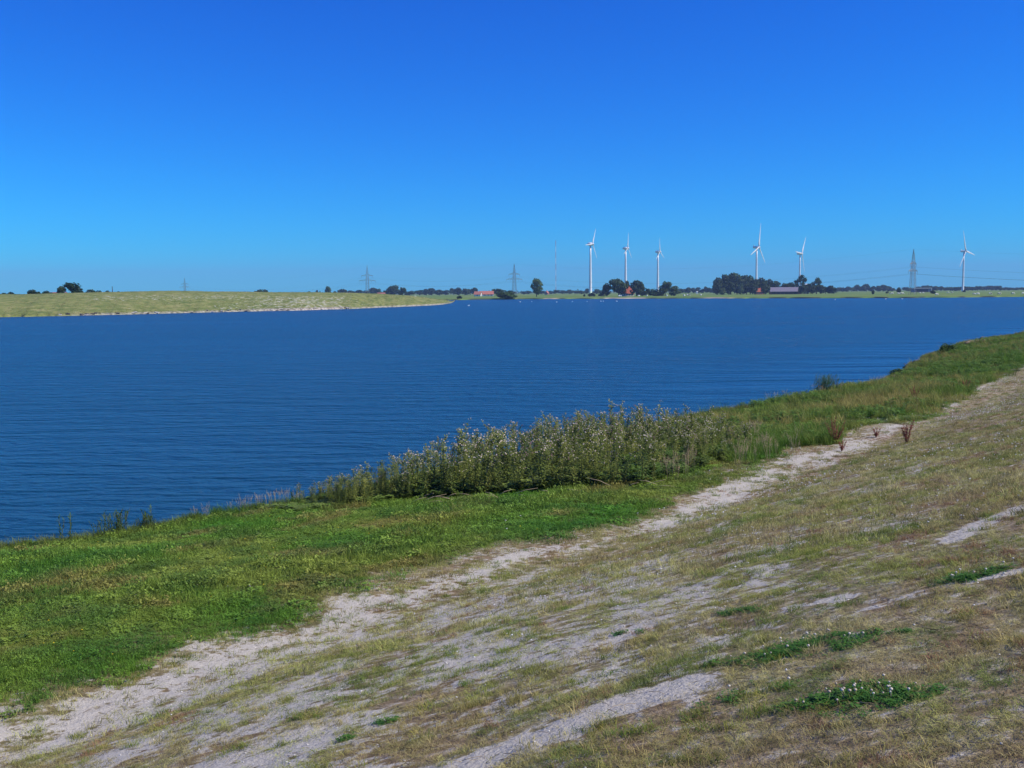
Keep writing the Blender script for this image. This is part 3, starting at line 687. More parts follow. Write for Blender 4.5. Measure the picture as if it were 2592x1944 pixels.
for px, tp, w in ((1722, 730, 18), (1735, 731, 16), (1743, 727, 16), (1756, 728, 14), (1767, 727, 18), (1778, 731, 14), (1787, 725, 14), (1797, 728, 16), (1806, 731, 14)):
    tree(px, tp, w, 1800+random.uniform(-150, 150), random.choice(['dome', 'wide', 'dark']), LL, LN)
# the big wood and the barn
LN = 'trees of the big dark wood'; LL = 'dark rounded tree in the crowded wood left of the barn'
for px, tp, w, dd, k in ((1817, 702, 30, 1160, 'dark'), (1814, 716, 22, 1130, 'dark'), (1833, 694, 32, 1165, 'dark'), (1850, 689.5, 46, 1170, 'round'), (1866, 700, 36, 1150, 'dark'), (1881, 695.5, 32, 1175, 'round'), (1899, 696.5, 36, 1170, 'round'), (1890, 712, 34, 1140, 'dark'), (1913, 706, 28, 1160, 'dark'), (1927, 702.5, 30, 1165, 'dark'), (1936, 709, 20, 1155, 'round'), (1905, 718, 26, 1130, 'dark'), (1845, 712, 34, 1135, 'dark')):
    tree(px, tp, w, dd, k, LL, LN, seed=int(tp))
tree(1875, 717, 17, 1118, 'light', 'grey-green willow at the front of the big dark wood')
tree(1829, 728, 20, 1118, 'light', 'brownish low bush at the front left of the big wood', name='bush')
tree(1938, 722, 24, 1110, 'dark', 'dark low tree at the left end of the barn')
tree(1947.5, 706, 21, 1190, 'dark', 'pointed dark tree behind the left end of the barn roof')
tree(1968, 710.5, 26, 1190, 'light', 'pale green tree behind the middle of the barn roof')
tree(1984, 716, 20, 1190, 'round', 'small round tree behind the barn roof')
tree(2003, 714.5, 28, 1190, 'dark', 'dark round tree behind the right end of the barn')
tree(2026, 695.5, 28, 1130, 'sparse', 'sparse tall tree with visible trunk beside the barn gable')
tree(2067, 702.5, 24, 1130, 'sparse', 'sparse tall tree, the right-hand one beyond the barn')
LN = 'shrubs right of the barn'; LL = 'dark leafy shrub in the row right of the barn gable'
for px, tp, w in ((2031, 722, 20), (2044, 717, 26), (2056, 722, 22), (2066, 721, 26), (2078, 721, 22), (2090, 725, 24), (2104, 722.5, 24), (2112, 727, 16)):
    tree(px, tp, w, 1120+random.uniform(-15, 15), random.choice(['dark', 'round', 'dark']), LL, LN, 'bush')
LN = 'trees of the distant line right of the barn'; LL = 'hazy blue tree in the distant line between barn and right-hand pylon'
for px, tp, w in ((2121, 727, 18), (2132, 728, 20), (2144, 725, 18), (2156, 727, 20), (2170, 720.5, 18), (2182, 723, 16), (2193, 718.5, 24), (2208, 724, 18), (2222, 723, 18), (2235, 720.5, 22), (2248, 724, 18), (2259, 729, 16), (2296, 726.5, 20)):
    tree(px, tp, w, 1950+random.uniform(-150, 150), random.choice(['dome', 'wide', 'dark', 'round']), LL, LN)
tree(2275, 727, 13, 1100, 'dark', 'single dark round tree left of the right-hand pylon')
tree(2363, 734.5, 20, 960, 'bushd', 'dark bush between the right-hand pylon and the rightmost turbine', name='bush')
tree(2210, 735, 10, 960, 'bushd', 'small dark bush in the field below the distant trees', name='bush')
tree(2245, 737, 11, 1100, 'bushd', 'small dark bush left of the single round tree', name='bush')
tree(2441, 733, 9, 1300, 'bushd', 'dark bush at the foot of the rightmost turbine', name='bush')
LN = 'trees of the distant line at the far right'; LL = 'hazy blue tree in the distant line around the rightmost turbine'
for px in np.arange(2325, 2640, 11.5):
    tp = 728 - 3.5*vnoise(px*.045, 0, 2)*2 + random.uniform(-1, 2.0); tree(float(px), float(tp), 15+random.uniform(0, 8), 2100+random.uniform(-200, 200), random.choice(['dome', 'wide', 'dark', 'round']), LL, LN)
# a far belt of woodland that closes the horizon as one mass
mbv = []; mbf = []
rng = np.random.default_rng(5)
for i in range(5200):
    px = rng.uniform(-500, 3200); dd = rng.uniform(2700, 3600); p = far(px, dd, 0)
    h = 5+9*vnoise(px*.03, 0, 8)*rng.random(); c = np.array([p.x, p.y, rng.uniform(1, h)])
    a = rng.normal(size=3); b = rng.normal(size=3); a *= 2.6/np.linalg.norm(a); b *= 2.2/np.linalg.norm(b); k = len(mbv)
    mbv += [tuple(c+a), tuple(c+b), tuple(c-a), tuple(c-b)]; mbf.append((k, k+1, k+2, k+3))
me = bpy.data.meshes.new('distant_woodland'); me.from_pydata(mbv, [], mbf); me.materials.append(M['dark'])
tag(lk(bpy.data.objects.new('distant_woodland', me)), 'low blue band of far woodland along the horizon', 'woodland', kind='stuff')

# ------------------------------------------------------------------ farm buildings
def gable_house(name, label, px, dist, w, dp, wall_h, roof_h, rz, wallm, roofm, cat='house', eave=.5, windows=0, door=True, chimney=True, hip=0.0, z=1.0):
    t = empty(name, far(px, dist, z), rz); tag(t, label, cat)
    mb = MB(); x, y = w/2, dp/2
    mb.add([(-x, -y, -.3), (x, -y, -.3), (x, y, -.3), (-x, y, -.3), (-x, -y, wall_h), (x, -y, wall_h), (x, y, wall_h), (-x, y, wall_h), (-x, 0, wall_h+roof_h-.1), (x, 0, wall_h+roof_h-.1)],
           [(0, 1, 5, 4), (2, 3, 7, 6), (1, 2, 6, 9, 5), (3, 0, 4, 8, 7)])
    wl_ = mb.build('wall', wallm, t)
    mb = MB(); ex = x+eave; ey = y+eave; ez = wall_h - eave*roof_h/y; rt = .22
    for s in (-1, 1):
        a = [(-ex, s*ey, ez), (ex, s*ey, ez), (ex-hip, 0, wall_h+roof_h), (-ex+hip, 0, wall_h+roof_h)]
        mb.add(a + [(q[0], q[1], q[2]+rt) for q in a], [(0, 1, 2, 3), (7, 6, 5, 4), (0, 4, 5, 1), (1, 5, 6, 2), (3, 2, 6, 7), (0, 3, 7, 4)])
    rf = mb.build('roof', roofm, t)
    if chimney:
        mb = MB(); mb.box((w*.2, .4, wall_h+roof_h+.3), (.7, .7, 1.6)); mb.build('chimney', M['brick'], rf)
    if windows:
        for i in range(windows):
            xx = -x + w*(i+.7)/(windows+.4); f = MB(); f.box((xx, -y-.03, wall_h*.52), (1.2, .08, 1.4)); wo = f.build('window', M['plaster'], t)
            g = MB(); g.box((xx, -y-.09, wall_h*.52), (.95, .06, 1.15)); g.build('pane', M['glass'], wo)
    if door:
        mb = MB(); mb.box((x+.04, 0, 1.05), (.1, 1.3, 2.3)); mb.build('door', M['dkwood_shade'], t)
    return t
gable_house('farmhouse', 'red-roofed farmhouse with white gable half hidden among trees', 1587, 958, 11, 10, 3.0, 6.0, R_(8), M['plaster'], M['roof'], windows=4)
t = gable_house('barn', 'long low barn with grey-purple roof, shade-painted dark front and brick gable', 1988, 1120, 33, 11, 3.3, 4.4, R_(-10), M['brick'], M['roofg'], 'barn', door=False, chimney=False)
mb = MB(); mb.box((-1, -5.55, 1.3), (29, .12, 2.6)); op = mb.build('front_shade_panel', M['dkwood_shade'], t)  # dark-coloured sheet paints the shade under the eaves
for i in range(7):
    mb = MB(); mb.box((-15+i*4.6, -5.72, 1.4), (.25, .2, 3.0)); mb.build('post', M['wood'], op)
mb = MB(); mb.box((16.56, 0, 1.7), (.1, 3.4, 3.4)); dr = mb.build('gable_door', M['plaster'], t)
mb = MB(); mb.box((16.55, 2.9, 2.2), (.1, .9, 1.2)); mb.build('window', M['glass'], t)
mb = MB(); mb.box((16.55, -3.1, 2.2), (.1, .9, 1.2)); mb.build('window', M['glass'], t)
mb = MB(); mb.lathe([(.25, 7.6), (.35, 8.3), (.1, 8.6)], 8, (15.5, 0, 0)); mb.build('roof_vent', M['plaster'], t)
gable_house('farmhouse', 'small red roof showing between the big wood and the barn', 1921, 1135, 9, 7, 3.2, 3.6, R_(5), M['brick'], M['roof'], windows=3)
t = gable_house('farmhouse', 'long red-roofed farm in front of the distant trees left of the willow bush', 1231, 1230, 17, 10, 2.6, 3.6, R_(4), M['plaster'], M['roofp'], windows=4)
gable_house('farm_shed', 'shorter red-roofed building at the left end of the long red farm', 1210, 1215, 8, 8, 2.5, 3.3, R_(-12), M['plaster'], M['roofp'], 'shed', chimney=False, windows=1)
gable_house('farmhouse', 'small pale house with red roof near the second pylon', 965, 1350, 10, 7, 2.4, 2.8, R_(3), M['brick'], M['roofp'], windows=2)
gable_house('farmhouse', 'tiny red roof in the distant trees right of the lone tall tree', 1384, 1700, 5, 6, 2.6, 3.6, R_(60), M['brick'], M['roofp'], windows=1)
gable_house('farmhouse', 'red roof just showing over the headland below the pair of trees', 146, 440, 7, 5, 1.6, 1.5, R_(6), M['brick'], M['roof'], chimney=False, z=4.1)
t = empty('machine_shed', far(2332, 1420, 1.0), R_(2)); tag(t, 'long dark flat-roofed shed with a white edge behind the right-hand pylon', 'shed')
mb = MB(); mb.box((0, 0, 2.8), (24, 12, 5.6)); mb.build('wall', M['roofg'], t)
mb = MB(); mb.box((0, -.3, 5.85), (25, 13.5, .5)); mb.build('roof', M['white'], t)
mb = MB(); mb.box((11.9, -6.3, 2.8), (.5, .4, 5.6)); mb.build('corner_post', M['white'], t)
mb = MB(); mb.box((-2, -6.08, 2.2), (18, .12, 4.2)); mb.build('front_shade_panel', M['dkwood_shade'], t)  # solid dark sheet on the wall, painted shade in place of an opening
t = empty('gas_dome', far(2041, 1220, 1.0)); tag(t, 'white dome top showing behind the shrubs right of the barn', 'dome')
mb = MB(); mb.lathe([(3.6, 0), (3.6, 8.5)], 20); mb.build('tank_wall', M['roofg'], t)
mb = MB(); mb.lathe([(3.7, 8.5), (3.6, 9.4), (3.0, 10.8), (1.8, 11.8), (.1, 12.2)], 20); mb.build('cover', M['bale'], t)
t = empty('white_hut', far(1764, 1500, 1.0)); tag(t, 'tiny white hut standing before the distant trees left of the wood', 'hut')
mb = MB(); mb.box((0, 0, 1.5), (2.6, 2.6, 3.0)); mb.build('wall', M['white'], t)
mb = MB(); mb.lathe([(2.0, 3.0), (1.4, 3.6), (.1, 4.0)], 8); mb.build('roof', M['white'], t)
mb = MB(); mb.tube([(0, 0, -.3), (0, 0, 1.9)], [.14, .12], 8); mb.lathe([(.17, 1.9), (.17, 2.0), (.05, 2.12)], 8); pz = hl(285, 88); px_, py_ = far(285, pz).x, pz
po = mb.build('fence_post', M['post']); po.location = (px_, py_, headland_z(px_, py_)); tag(po, 'single dark post on the headland crest right of the tree pair', 'post')

# ------------------------------------------------------------------ cattle, bales, birds, shore stones
def skin_mesh(name, verts, edges, rads, m, sub=1):
    me = bpy.data.meshes.new(name); me.from_pydata(verts, edges, []); ob = bpy.data.objects.new('tmp', me); COL.objects.link(ob)
    md = ob.modifiers.new('skin', 'SKIN')
    for i, r in enumerate(rads): me.skin_vertices[0].data[i].radius = r if hasattr(r, '__len__') else (r, r)
    me.skin_vertices[0].data[0].use_root = True
    s = ob.modifiers.new('sub', 'SUBSURF'); s.levels = sub; s.render_levels = sub
    dg = bpy.context.evaluated_depsgraph_get(); out = bpy.data.meshes.new_from_object(ob.evaluated_get(dg)); out.name = name
    bpy.data.objects.remove(ob); out.materials.clear(); out.materials.append(m)
    out.polygons.foreach_set('use_smooth', [True]*len(out.polygons)); return out
cv = [(0, 0, 1.05), (.55, 0, 1.05), (.95, 0, 1.1), (1.3, 0, .85), (1.5, 0, .45), (1.62, 0, .15), (-.55, 0, 1.08), (-.85, 0, 1.12), (-.98, 0, .8), (-1.0, 0, .5),
      (.6, .24, .7), (.6, .25, .38), (.6, .25, .03), (.6, -.24, .7), (.66, -.25, .38), (.66, -.25, .03),
      (-.72, .26, .75), (-.62, .25, .5), (-.78, .25, .36), (-.74, .25, .03), (-.72, -.26, .75), (-.62, -.25, .5), (-.78, -.25, .36), (-.74, -.25, .03)]
ce = [(0, 1), (1, 2), (2, 3), (3, 4), (4, 5), (0, 6), (6, 7), (7, 8), (8, 9), (1, 10), (10, 11), (11, 12), (1, 13), (13, 14), (14, 15), (6, 16), (16, 17), (17, 18), (18, 19), (6, 20), (20, 21), (21, 22), (22, 23)]
cr = [.42, .40, .28, .19, .17, .10, .40, .22, .05, .04, .15, .08, .07, .15, .08, .07, .2, .12, .08, .07, .2, .12, .08, .07]
COW = skin_mesh('cow_body', cv, ce, cr, M['cow'])
def cow(px, py, label, group=None, rz=0, D=None, k=1.0):
    dist = D or (EYE-1.0)/((py-hor(px))/FPX); o = lk(bpy.data.objects.new('cow', COW)); o.location = far(px, dist, 1.0); o.rotation_euler = (0, 0, rz); o.scale = (k, k, k)
    tag(o, label, 'cow', group)
LL = 'white cow standing in the field at the far right beyond the rightmost turbine'; LN = 'cows at the far right'
for i, (px, rz) in enumerate(((2466, .1), (2476, 3.0), (2507, .2), (2531, 3.2), (2564, 0), (2590, .3))): cow(px, 747.5, LL, LN, rz, 760+i*6, 1.12)
cow(2371, 749, 'white cow near the water edge below the dark bush by the right-hand pylon', rz=.1, D=735, k=1.1)
LL = 'black and white cow in the small herd left of the right-hand pylon'; LN = 'small herd left of the pylon'
for px, rz in ((2254, .4), (2259, 2.8), (2274, .1), (2281, 3.1), (2285, .2)): cow(px, 743, LL, LN, rz, 960+random.uniform(-20, 20), 1.1)
LL = 'tiny pale cow in the distant field right of the right-hand pylon'; LN = 'tiny cows right of the pylon'
for px in (2329, 2337, 2401, 2411): cow(px, 742, LL, LN, random.uniform(0, 3), 1080)
cow(1742, 748, 'black and white cow on the bank right of the pale willow', rz=.05, D=900, k=1.3)
cow(1051, 749, 'dark and white cow in the field beyond the headland tip', rz=2.9, D=1000, k=1.3)
cow(1029, 749, 'pale cow in the field left of the dark and white cow', rz=.2, D=1020)
def bale(px, dist, rz, label):
    mb = MB(); mb.lathe([(.55, -.62), (.68, -.52), (.70, 0), (.68, .52), (.55, .62)], 18, axis='x'); o = mb.build('hay_bale', M['bale'])
    o.location = far(px, dist, 1.62); o.rotation_euler = (0, 0, rz); tag(o, label, 'bale', 'white bales by the farmhouse')
bale(1571, 925, .9, 'small white rounded bale below the big round tree by the farmhouse')
bale(1566.5, 928, .3, 'small whitish bale just left of the bale below the big round tree')
bale(1637.5, 928, 1.2, 'small white rounded bale at the right end of the farmhouse trees')
bale(1617, 925, .2, 'low white bale in the shade of the dark farmhouse tree')
bale(1688, 922, 1.1, 'small white rounded bale below the rounded tree by the third turbine')
bale(1732, 918, .7, 'small white bale at the right edge of the pale willow')
bale(1774, 1010, .5, 'small pale bale alone in the field between willow and wood')
def bird_proto():
    t = empty('water_bird'); tag(t, 'white water bird', 'bird')
    body = MB(); body.ico((0, 0, .08), (.30, .15, .13), 0, 2); body.lathe([(.09, -.42), (.12, -.28), (.02, -.5)], 8, (0, 0, .12), 'x'); body.build('body', M['feather'], t)
    hd = MB(); hd.tube([(.22, 0, .12), (.30, 0, .24), (.30, 0, .33), (.36, 0, .36)], [.07, .05, .05, .05], 8); hd.build('head', M['feather'], t)
    bk = MB(); bk.tube([(.38, 0, .36), (.47, 0, .345)], [.022, .006], 6); bk.build('beak', M['redpaint'], t); return t
BIRD = bird_proto(); first = True
for i, (px, py) in enumerate(((1317, 764.5), (1346, 764), (1409, 765), (1449, 764), (1486, 764.2), (1521, 763), (1527, 763), (1561, 763), (1187, 774), (2242, 757), (2284, 757), (2114, 759))):
    x_, y_ = onwater(px, py); b = BIRD if first else dup(BIRD); first = False
    b.location = (x_, y_, 0); b.rotation_euler = (0, 0, random.uniform(0, 6)); b.scale = (1.25,)*3
    if i < 8: tag(b, 'tiny white water bird on the lake before the leftmost turbines', 'bird', 'white birds on the lake')
    elif i == 8: tag(b, 'single white bird on the water right of the headland tip', 'bird', 'white birds on the lake')
    else: tag(b, 'white bird close to the right-hand far bank', 'bird', 'white birds near the right far bank')
def rock_mesh(name, seed, m):
    random.seed(seed); mb = MB(); mb.ico((0, 0, .15), (.6, .45, .35), .22, 2); me = mb.mesh(name, m); me.polygons.foreach_set('use_smooth', [False]*len(me.polygons)); return me
RK = [rock_mesh('rock_a', 1, M['rockd']), rock_mesh('rock_b', 2, M['rockd']), rock_mesh('rock_c', 3, M['rockl'])]
rr = random.Random(4)
for i in range(70):
    px = rr.choice([rr.uniform(135, 620), rr.uniform(180, 420), rr.uniform(600, 900)]); x_, y_ = onwater(px, np.interp(px, PN_X, PN_Y)); k = np.argmin(np.abs(pc-px))
    x_, y_ = Xp[k, 2]+rr.uniform(-1, 1), Yp[k, 2]+rr.uniform(-.4, 1.3)
    o = lk(bpy.data.objects.new('shore_stone', RK[2] if (px > 560 and rr.random() < .8) or rr.random() < .35 else rr.choice(RK[:2]))); s = rr.uniform(.35, .95)
    o.location = (x_, y_, headland_z(x_, y_)-.05); o.rotation_euler = (0, 0, rr.uniform(0, 6)); o.scale = (s*1.5, s*1.1, s)
    tag(o, 'pale stone lying along the water edge of the headland' if o.data is RK[2] else 'dark stone lying along the water edge of the headland', 'stone', 'pale shore stones' if o.data is RK[2] else 'dark shore stones')

# ------------------------------------------------------------------ low vegetation of the near bank
def blades_mesh(name, n, rad, h, w, lean, m, seed, segs=2, hvar=.5):
    rng = np.random.default_rng(seed); V = []; Fc = []
    for i in range(n):
        a = rng.uniform(0, 6.283); r = rad*math.sqrt(rng.random()); bx, by = r*math.cos(a), r*math.sin(a)
        hh = h*(1-hvar+hvar*1.4*rng.random()); ww = w*rng.uniform(.7, 1.3); d = rng.uniform(0, 6.283); ln = lean*rng.uniform(.2, 1.3)*hh
        dx, dy = math.cos(d), math.sin(d); f = rng.uniform(0, 6.283); ux, uy = math.cos(f)*ww/2, math.sin(f)*ww/2
        k = len(V)
        for q in range(segs):
            z = q/segs; wd = 1 - .35*z
            c = (bx+dx*ln*z*z, by+dy*ln*z*z, hh*z*(1-.15*z*lean)-.01)
            V += [(c[0]-ux*wd, c[1]-uy*wd, c[2]), (c[0]+ux*wd, c[1]+uy*wd, c[2])]
        V.append((bx+dx*ln, by+dy*ln, hh*(1-.15*lean)-.01))
        for q in range(segs-1): Fc.append((k+2*q, k+2*q+1, k+2*q+3, k+2*q+2))
        Fc.append((k+2*segs-2, k+2*segs-1, k+2*segs))
    me = bpy.data.meshes.new(name); me.from_pydata(V, [], Fc); me.materials.append(m); return me
def leaf_mesh(name, n, rad, h, size, m, seed):
    """small broad leaves on short stalks (clover, herbs)"""
    rng = np.random.default_rng(seed); V = []; Fc = []
    for i in range(n):
        a = rng.uniform(0, 6.283); r = rad*math.sqrt(rng.random()); c = np.array([r*math.cos(a), r*math.sin(a), h*rng.uniform(.4, 1.1)])
        for q in range(3):
            an = rng.uniform(0, 6.283)+q*2.09; dr = np.array([math.cos(an), math.sin(an), rng.uniform(-.15, .5)]); sd_ = np.array([-math.sin(an), math.cos(an), rng.uniform(-.3, .3)])
            k = len(V); s = size*rng.uniform(.7, 1.3)
            V += [tuple(c), tuple(c+dr*s*.6+sd_*s*.42), tuple(c+dr*s*1.05), tuple(c+dr*s*.6-sd_*s*.42)]; Fc.append((k, k+1, k+2, k+3))
    me = bpy.data.meshes.new(name); me.from_pydata(V, [], Fc); me.materials.append(m); return me
def head_mesh(name, n, rad, h, r, m, stem_m, seed, flat=False):
    random.seed(seed); mb = MB(); st_ = MB()
    for i in range(n):
        a = random.uniform(0, 6.283); q = rad*math.sqrt(random.random()); x, y = q*math.cos(a), q*math.sin(a); z = h*random.uniform(.75, 1.2)
        mb.ico((x, y, z), (r, r, r*(.35 if flat else .85)), .12, 1)
        mb.tube([(x, y, 0), (x, y, z)], r*.10, 3, False)
    return mb.mesh(name, m)
def proto_set(name, meshes):
    c = bpy.data.collections.new(name)
    for i, me in enumerate(meshes): c.objects.link(bpy.data.objects.new('%s_%02d' % (name, i), me))
    return c
def scatter_group(coll):
    ng = bpy.data.node_groups.new('scatter_'+coll.name, 'GeometryNodeTree')
    ng.interface.new_socket('Geometry', in_out='INPUT', socket_type='NodeSocketGeometry'); ng.interface.new_socket('Geometry', in_out='OUTPUT', socket_type='NodeSocketGeometry')
    N = ng.nodes; L = ng.links; gi = N.new('NodeGroupInput'); go = N.new('NodeGroupOutput'); ip = N.new('GeometryNodeInstanceOnPoints')
    ci = N.new('GeometryNodeCollectionInfo'); ci.inputs['Collection'].default_value = coll; ci.inputs['Separate Children'].default_value = True; ci.inputs['Reset Children'].default_value = True
    def attr(nm, tp):
        a = N.new('GeometryNodeInputNamedAttribute'); a.data_type = tp; a.inputs['Name'].default_value = nm; return a.outputs[0]
    L.new(gi.outputs[0], ip.inputs['Points']); L.new(ci.outputs[0], ip.inputs['Instance']); ip.inputs['Pick Instance'].default_value = True
    L.new(attr('idx', 'INT'), ip.inputs['Instance Index']); L.new(attr('rot', 'FLOAT_VECTOR'), ip.inputs['Rotation']); L.new(attr('scl', 'FLOAT_VECTOR'), ip.inputs['Scale'])
    L.new(ip.outputs[0], go.inputs[0]); return ng
NGS = {}
def scatter(name, label, cat, x, y, coll, col, scl, idx=None, tilt=.12, z=None, sz=None):
    n = len(x); me = bpy.data.meshes.new(name); z = ground_z(x, y) if z is None else z
    me.vertices.add(n); me.vertices.foreach_set('co', np.stack([x, y, z], -1).reshape(-1))
    nobj = len(coll.objects); idx = RNG.integers(0, nobj, n) if idx is None else idx
    me.attributes.new('idx', 'INT', 'POINT').data.foreach_set('value', idx.astype(np.int32))
    rot = np.stack([RNG.normal(0, tilt, n), RNG.normal(0, tilt, n), RNG.uniform(0, 6.283, n)], -1)
    me.attributes.new('rot', 'FLOAT_VECTOR', 'POINT').data.foreach_set('vector', rot.reshape(-1).astype(np.float32))
    sv = np.stack([scl, scl, scl*(sz if sz is not None else 1)], -1)
    me.attributes.new('scl', 'FLOAT_VECTOR', 'POINT').data.foreach_set('vector', sv.reshape(-1).astype(np.float32))
    me.attributes.new('tint', 'FLOAT_COLOR', 'POINT').data.foreach_set('color', np.concatenate([np.clip(col, 0, 1), np.ones((n, 1))], 1).reshape(-1).astype(np.float32))
    o = lk(bpy.data.objects.new(name, me)); tag(o, label, cat, kind='stuff')
    if coll.name not in NGS: NGS[coll.name] = scatter_group(coll)
    md = o.modifiers.new('scatter', 'NODES'); md.node_group = NGS[coll.name]; return o
def inframe(x, y, z, mx=.09):
    v = np.stack([x, y, z-EYE], -1) @ np.array(CM.to_3x3()); q = -v[:, 2]
    px = v[:, 0]/q*FPX/1296; py = v[:, 1]/q*FPX/972
    return (q > .5) & (np.abs(px) < 1+mx+.6/np.maximum(q, 1)) & (py > -1.25-mx) 
def sample(tmin, tmax, smin, smax, dens, rmin=0, rmax=1e9):
    n = int((tmax-tmin)*(smax-smin)*dens); t = RNG.uniform(tmin, tmax, n); s = RNG.uniform(smin, smax, n); x, y = xy(s, t); r = np.hypot(x, y)
    u = s - shore(t); k = (u > .25) & (r >= rmin) & (r < rmax); x, y = x[k], y[k]
    k = inframe(x, y, ground_z(x, y, False)); return x[k], y[k]
def tri(c, n): return np.repeat(np.array(c)[None], n, 0)
def lerpc(a, b, k): return np.array(a)[None]*(1-k[:, None]) + np.array(b)[None]*k[:, None]

T = M['tint']
C_LAWN = proto_set('lawn', [blades_mesh('lawn%d' % i, 34, .085, .065, .0042, .8, T, i) for i in range(4)] + [leaf_mesh('lawnleaf%d' % i, 13, .075, .035, .017, T, i) for i in range(2)])
C_LAWN2 = proto_set('lawnpatch', [blades_mesh('lawnp%d' % i, 46, .17, .085, .0075, .8, T, i+9) for i in range(4)] + [leaf_mesh('lawnpleaf%d' % i, 16, .15, .05, .030, T, i) for i in range(2)])
C_DRY = proto_set('dry', [blades_mesh('dry%d' % i, 22, .045, .05, .0026, 1.1, T, 20+i) for i in range(5)])
C_DRY2 = proto_set('drypatch', [blades_mesh('dryp%d' % i, 34, .13, .07, .005, 1.0, T, 30+i) for i in range(5)])
C_TALL = proto_set('tall', [blades_mesh('tall%d' % i, 30, .14, .42, .010, .5, T, 40+i, 3) for i in range(4)])
C_CLOV = proto_set('cloverleaf', [leaf_mesh('clov%d' % i, 14, .055, .05, .012, T, 50+i) for i in range(3)])
C_WILD = proto_set('herb', [leaf_mesh('herb%d' % i, 26, .10, .30, .050, T, 60+i) for i in range(3)])

def patchy_green(x, y):
    s, t = st(x, y)
    k = np.clip(fbm(x*.55, y*.55, 111, 4)*1.9-.45, 0, 1); c = lerpc((.10, .26, .026), (.25, .32, .055), k)
    br = sstep(.56, .72, fbm(t*.6, s*1.1, 115, 4)); c = c*(1-.6*br[:, None]) + np.array((.32, .23, .085))*.6*br[:, None]
    cool = sstep(.5, .7, fbm(x*1.3, y*1.3, 117, 3)); c = c*(1-.5*cool[:, None]) + np.array((.055, .165, .03))*.5*cool[:, None]
    return c*RNG.uniform(.6, 1.35, len(x))[:, None]
def dry_col(x, y, red):
    s, t = st(x, y); n = len(x)
    k = np.clip(fbm(x*1.1, y*1.1, 121, 4)*2.2-.6, 0, 1); c = lerpc((.44, .40, .18), (.29, .33, .075), k)
    c = c*(1-red[:, None]*.75) + np.array((.30, .215, .12))*red[:, None]*.75
    gr = sstep(.60, .72, fbm(t*.9+5, s*2, 125, 4)); c = c*(1-gr[:, None]*.8) + np.array((.14, .21, .04))*gr[:, None]*.8
    return c*RNG.uniform(.45, 1.5, n)[:, None]

# short grass of the green strip
xs_, ys_, cs_, kk_ = [], [], [], []
for rmin, rmax, dens in ((6, 16, 330), (16, 27, 190)):
    x, y = sample(0, 40, -1, 18, dens, rmin, rmax); g, sd_, rd = masks(x, y); k = RNG.random(len(x)) < g*(1-.75*sd_)*(.45+.75*fbm(x*1.7, y*1.7, 131, 3)); xs_.append(x[k]); ys_.append(y[k])
x, y = np.concatenate(xs_), np.concatenate(ys_)
scatter('lawn_grass', 'short green grass and herbs between the water edge and the sandy path', 'grass', x, y, C_LAWN, patchy_green(x, y), RNG.uniform(.7, 1.25, len(x)), sz=.7+1.0*sstep(.45, .75, fbm(x*.8, y*.8, 133, 3)))
xs_, ys_ = [], []
for rmin, rmax, dens in ((15, 40, 45), (40, 80, 22), (80, 175, 9)):
    x, y = sample(5, 170, -1, 22, dens, rmin, rmax); g, sd_, rd = masks(x, y); k = RNG.random(len(x)) < g*(1-.85*sd_); xs_.append(x[k]); ys_.append(y[k])
x, y = np.concatenate(xs_), np.concatenate(ys_)
scatter('bank_grass', 'green grass on the bank further along the shore', 'grass', x, y, C_LAWN2, patchy_green(x, y), RNG.uniform(.8, 1.5, len(x)), sz=.8+1.2*sstep(.45, .75, fbm(x*.5, y*.5, 133, 3)))
# dry turf of the slope
xs_, ys_ = [], []
for rmin, rmax, dens in ((2.5, 7, 1200), (7, 12, 620), (12, 20, 260)):
    x, y = sample(1, 30, 8, 25, dens, rmin, rmax); g, sd_, rd, ba = masks4(x, y); k = RNG.random(len(x)) < (1-g)*np.clip(1.0-.62*sd_-.75*ba, .02, 1)*np.clip(.25+2.6*(fbm(x*4.5, y*4.5, 141, 4)-.32), .05, 1); xs_.append(x[k]); ys_.append(y[k])
x, y = np.concatenate(xs_), np.concatenate(ys_); g, sd_, rd = masks(x, y)
scatter('dry_turf', 'short parched straw-coloured grass on the sandy slope', 'grass', x, y, C_DRY, dry_col(x, y, rd), RNG.uniform(.5, 1.3, len(x)), sz=.4+.75*sstep(.4, .7, fbm(x*1.5, y*1.5, 143, 3)))
xs_, ys_ = [], []
for rmin, rmax, dens in ((11, 30, 60), (30, 70, 28), (70, 150, 9)):
    x, y = sample(3, 150, 8, 30, dens, rmin, rmax); g, sd_, rd = masks(x, y); k = RNG.random(len(x)) < (1-g)*np.clip(1.0-.9*sd_, .02, 1)*(.4+.8*fbm(x*1.5, y*1.5, 141, 3)); xs_.append(x[k]); ys_.append(y[k])
x, y = np.concatenate(xs_), np.concatenate(ys_); g, sd_, rd = masks(x, y)
scatter('dry_bank_turf', 'parched brownish grass on the slope further along the shore', 'grass', x, y, C_DRY2, dry_col(x, y, rd), RNG.uniform(.7, 1.4, len(x)))
# greener tufts standing in the dry turf and on the sand
x, y = sample(2, 40, 9, 24, 5.0, 3, 32); g, sd_, rd = masks(x, y); k = RNG.random(len(x)) < (1-g)*sstep(.42, .60, fbm(x*.9, y*.9, 151, 3)); x, y = x[k], y[k]
n_ = np.repeat(np.arange(len(x)), 7); x = x[n_]+RNG.normal(0, .055, len(n_)); y = y[n_]+RNG.normal(0, .055, len(n_))
k = RNG.random(len(x)); scatter('green_tufts', 'scattered greener tufts in the parched turf', 'grass', x, y, C_DRY, lerpc((.10, .20, .03), (.30, .29, .06), k)*RNG.uniform(.7, 1.3, len(x))[:, None], RNG.uniform(.9, 1.6, len(x)))

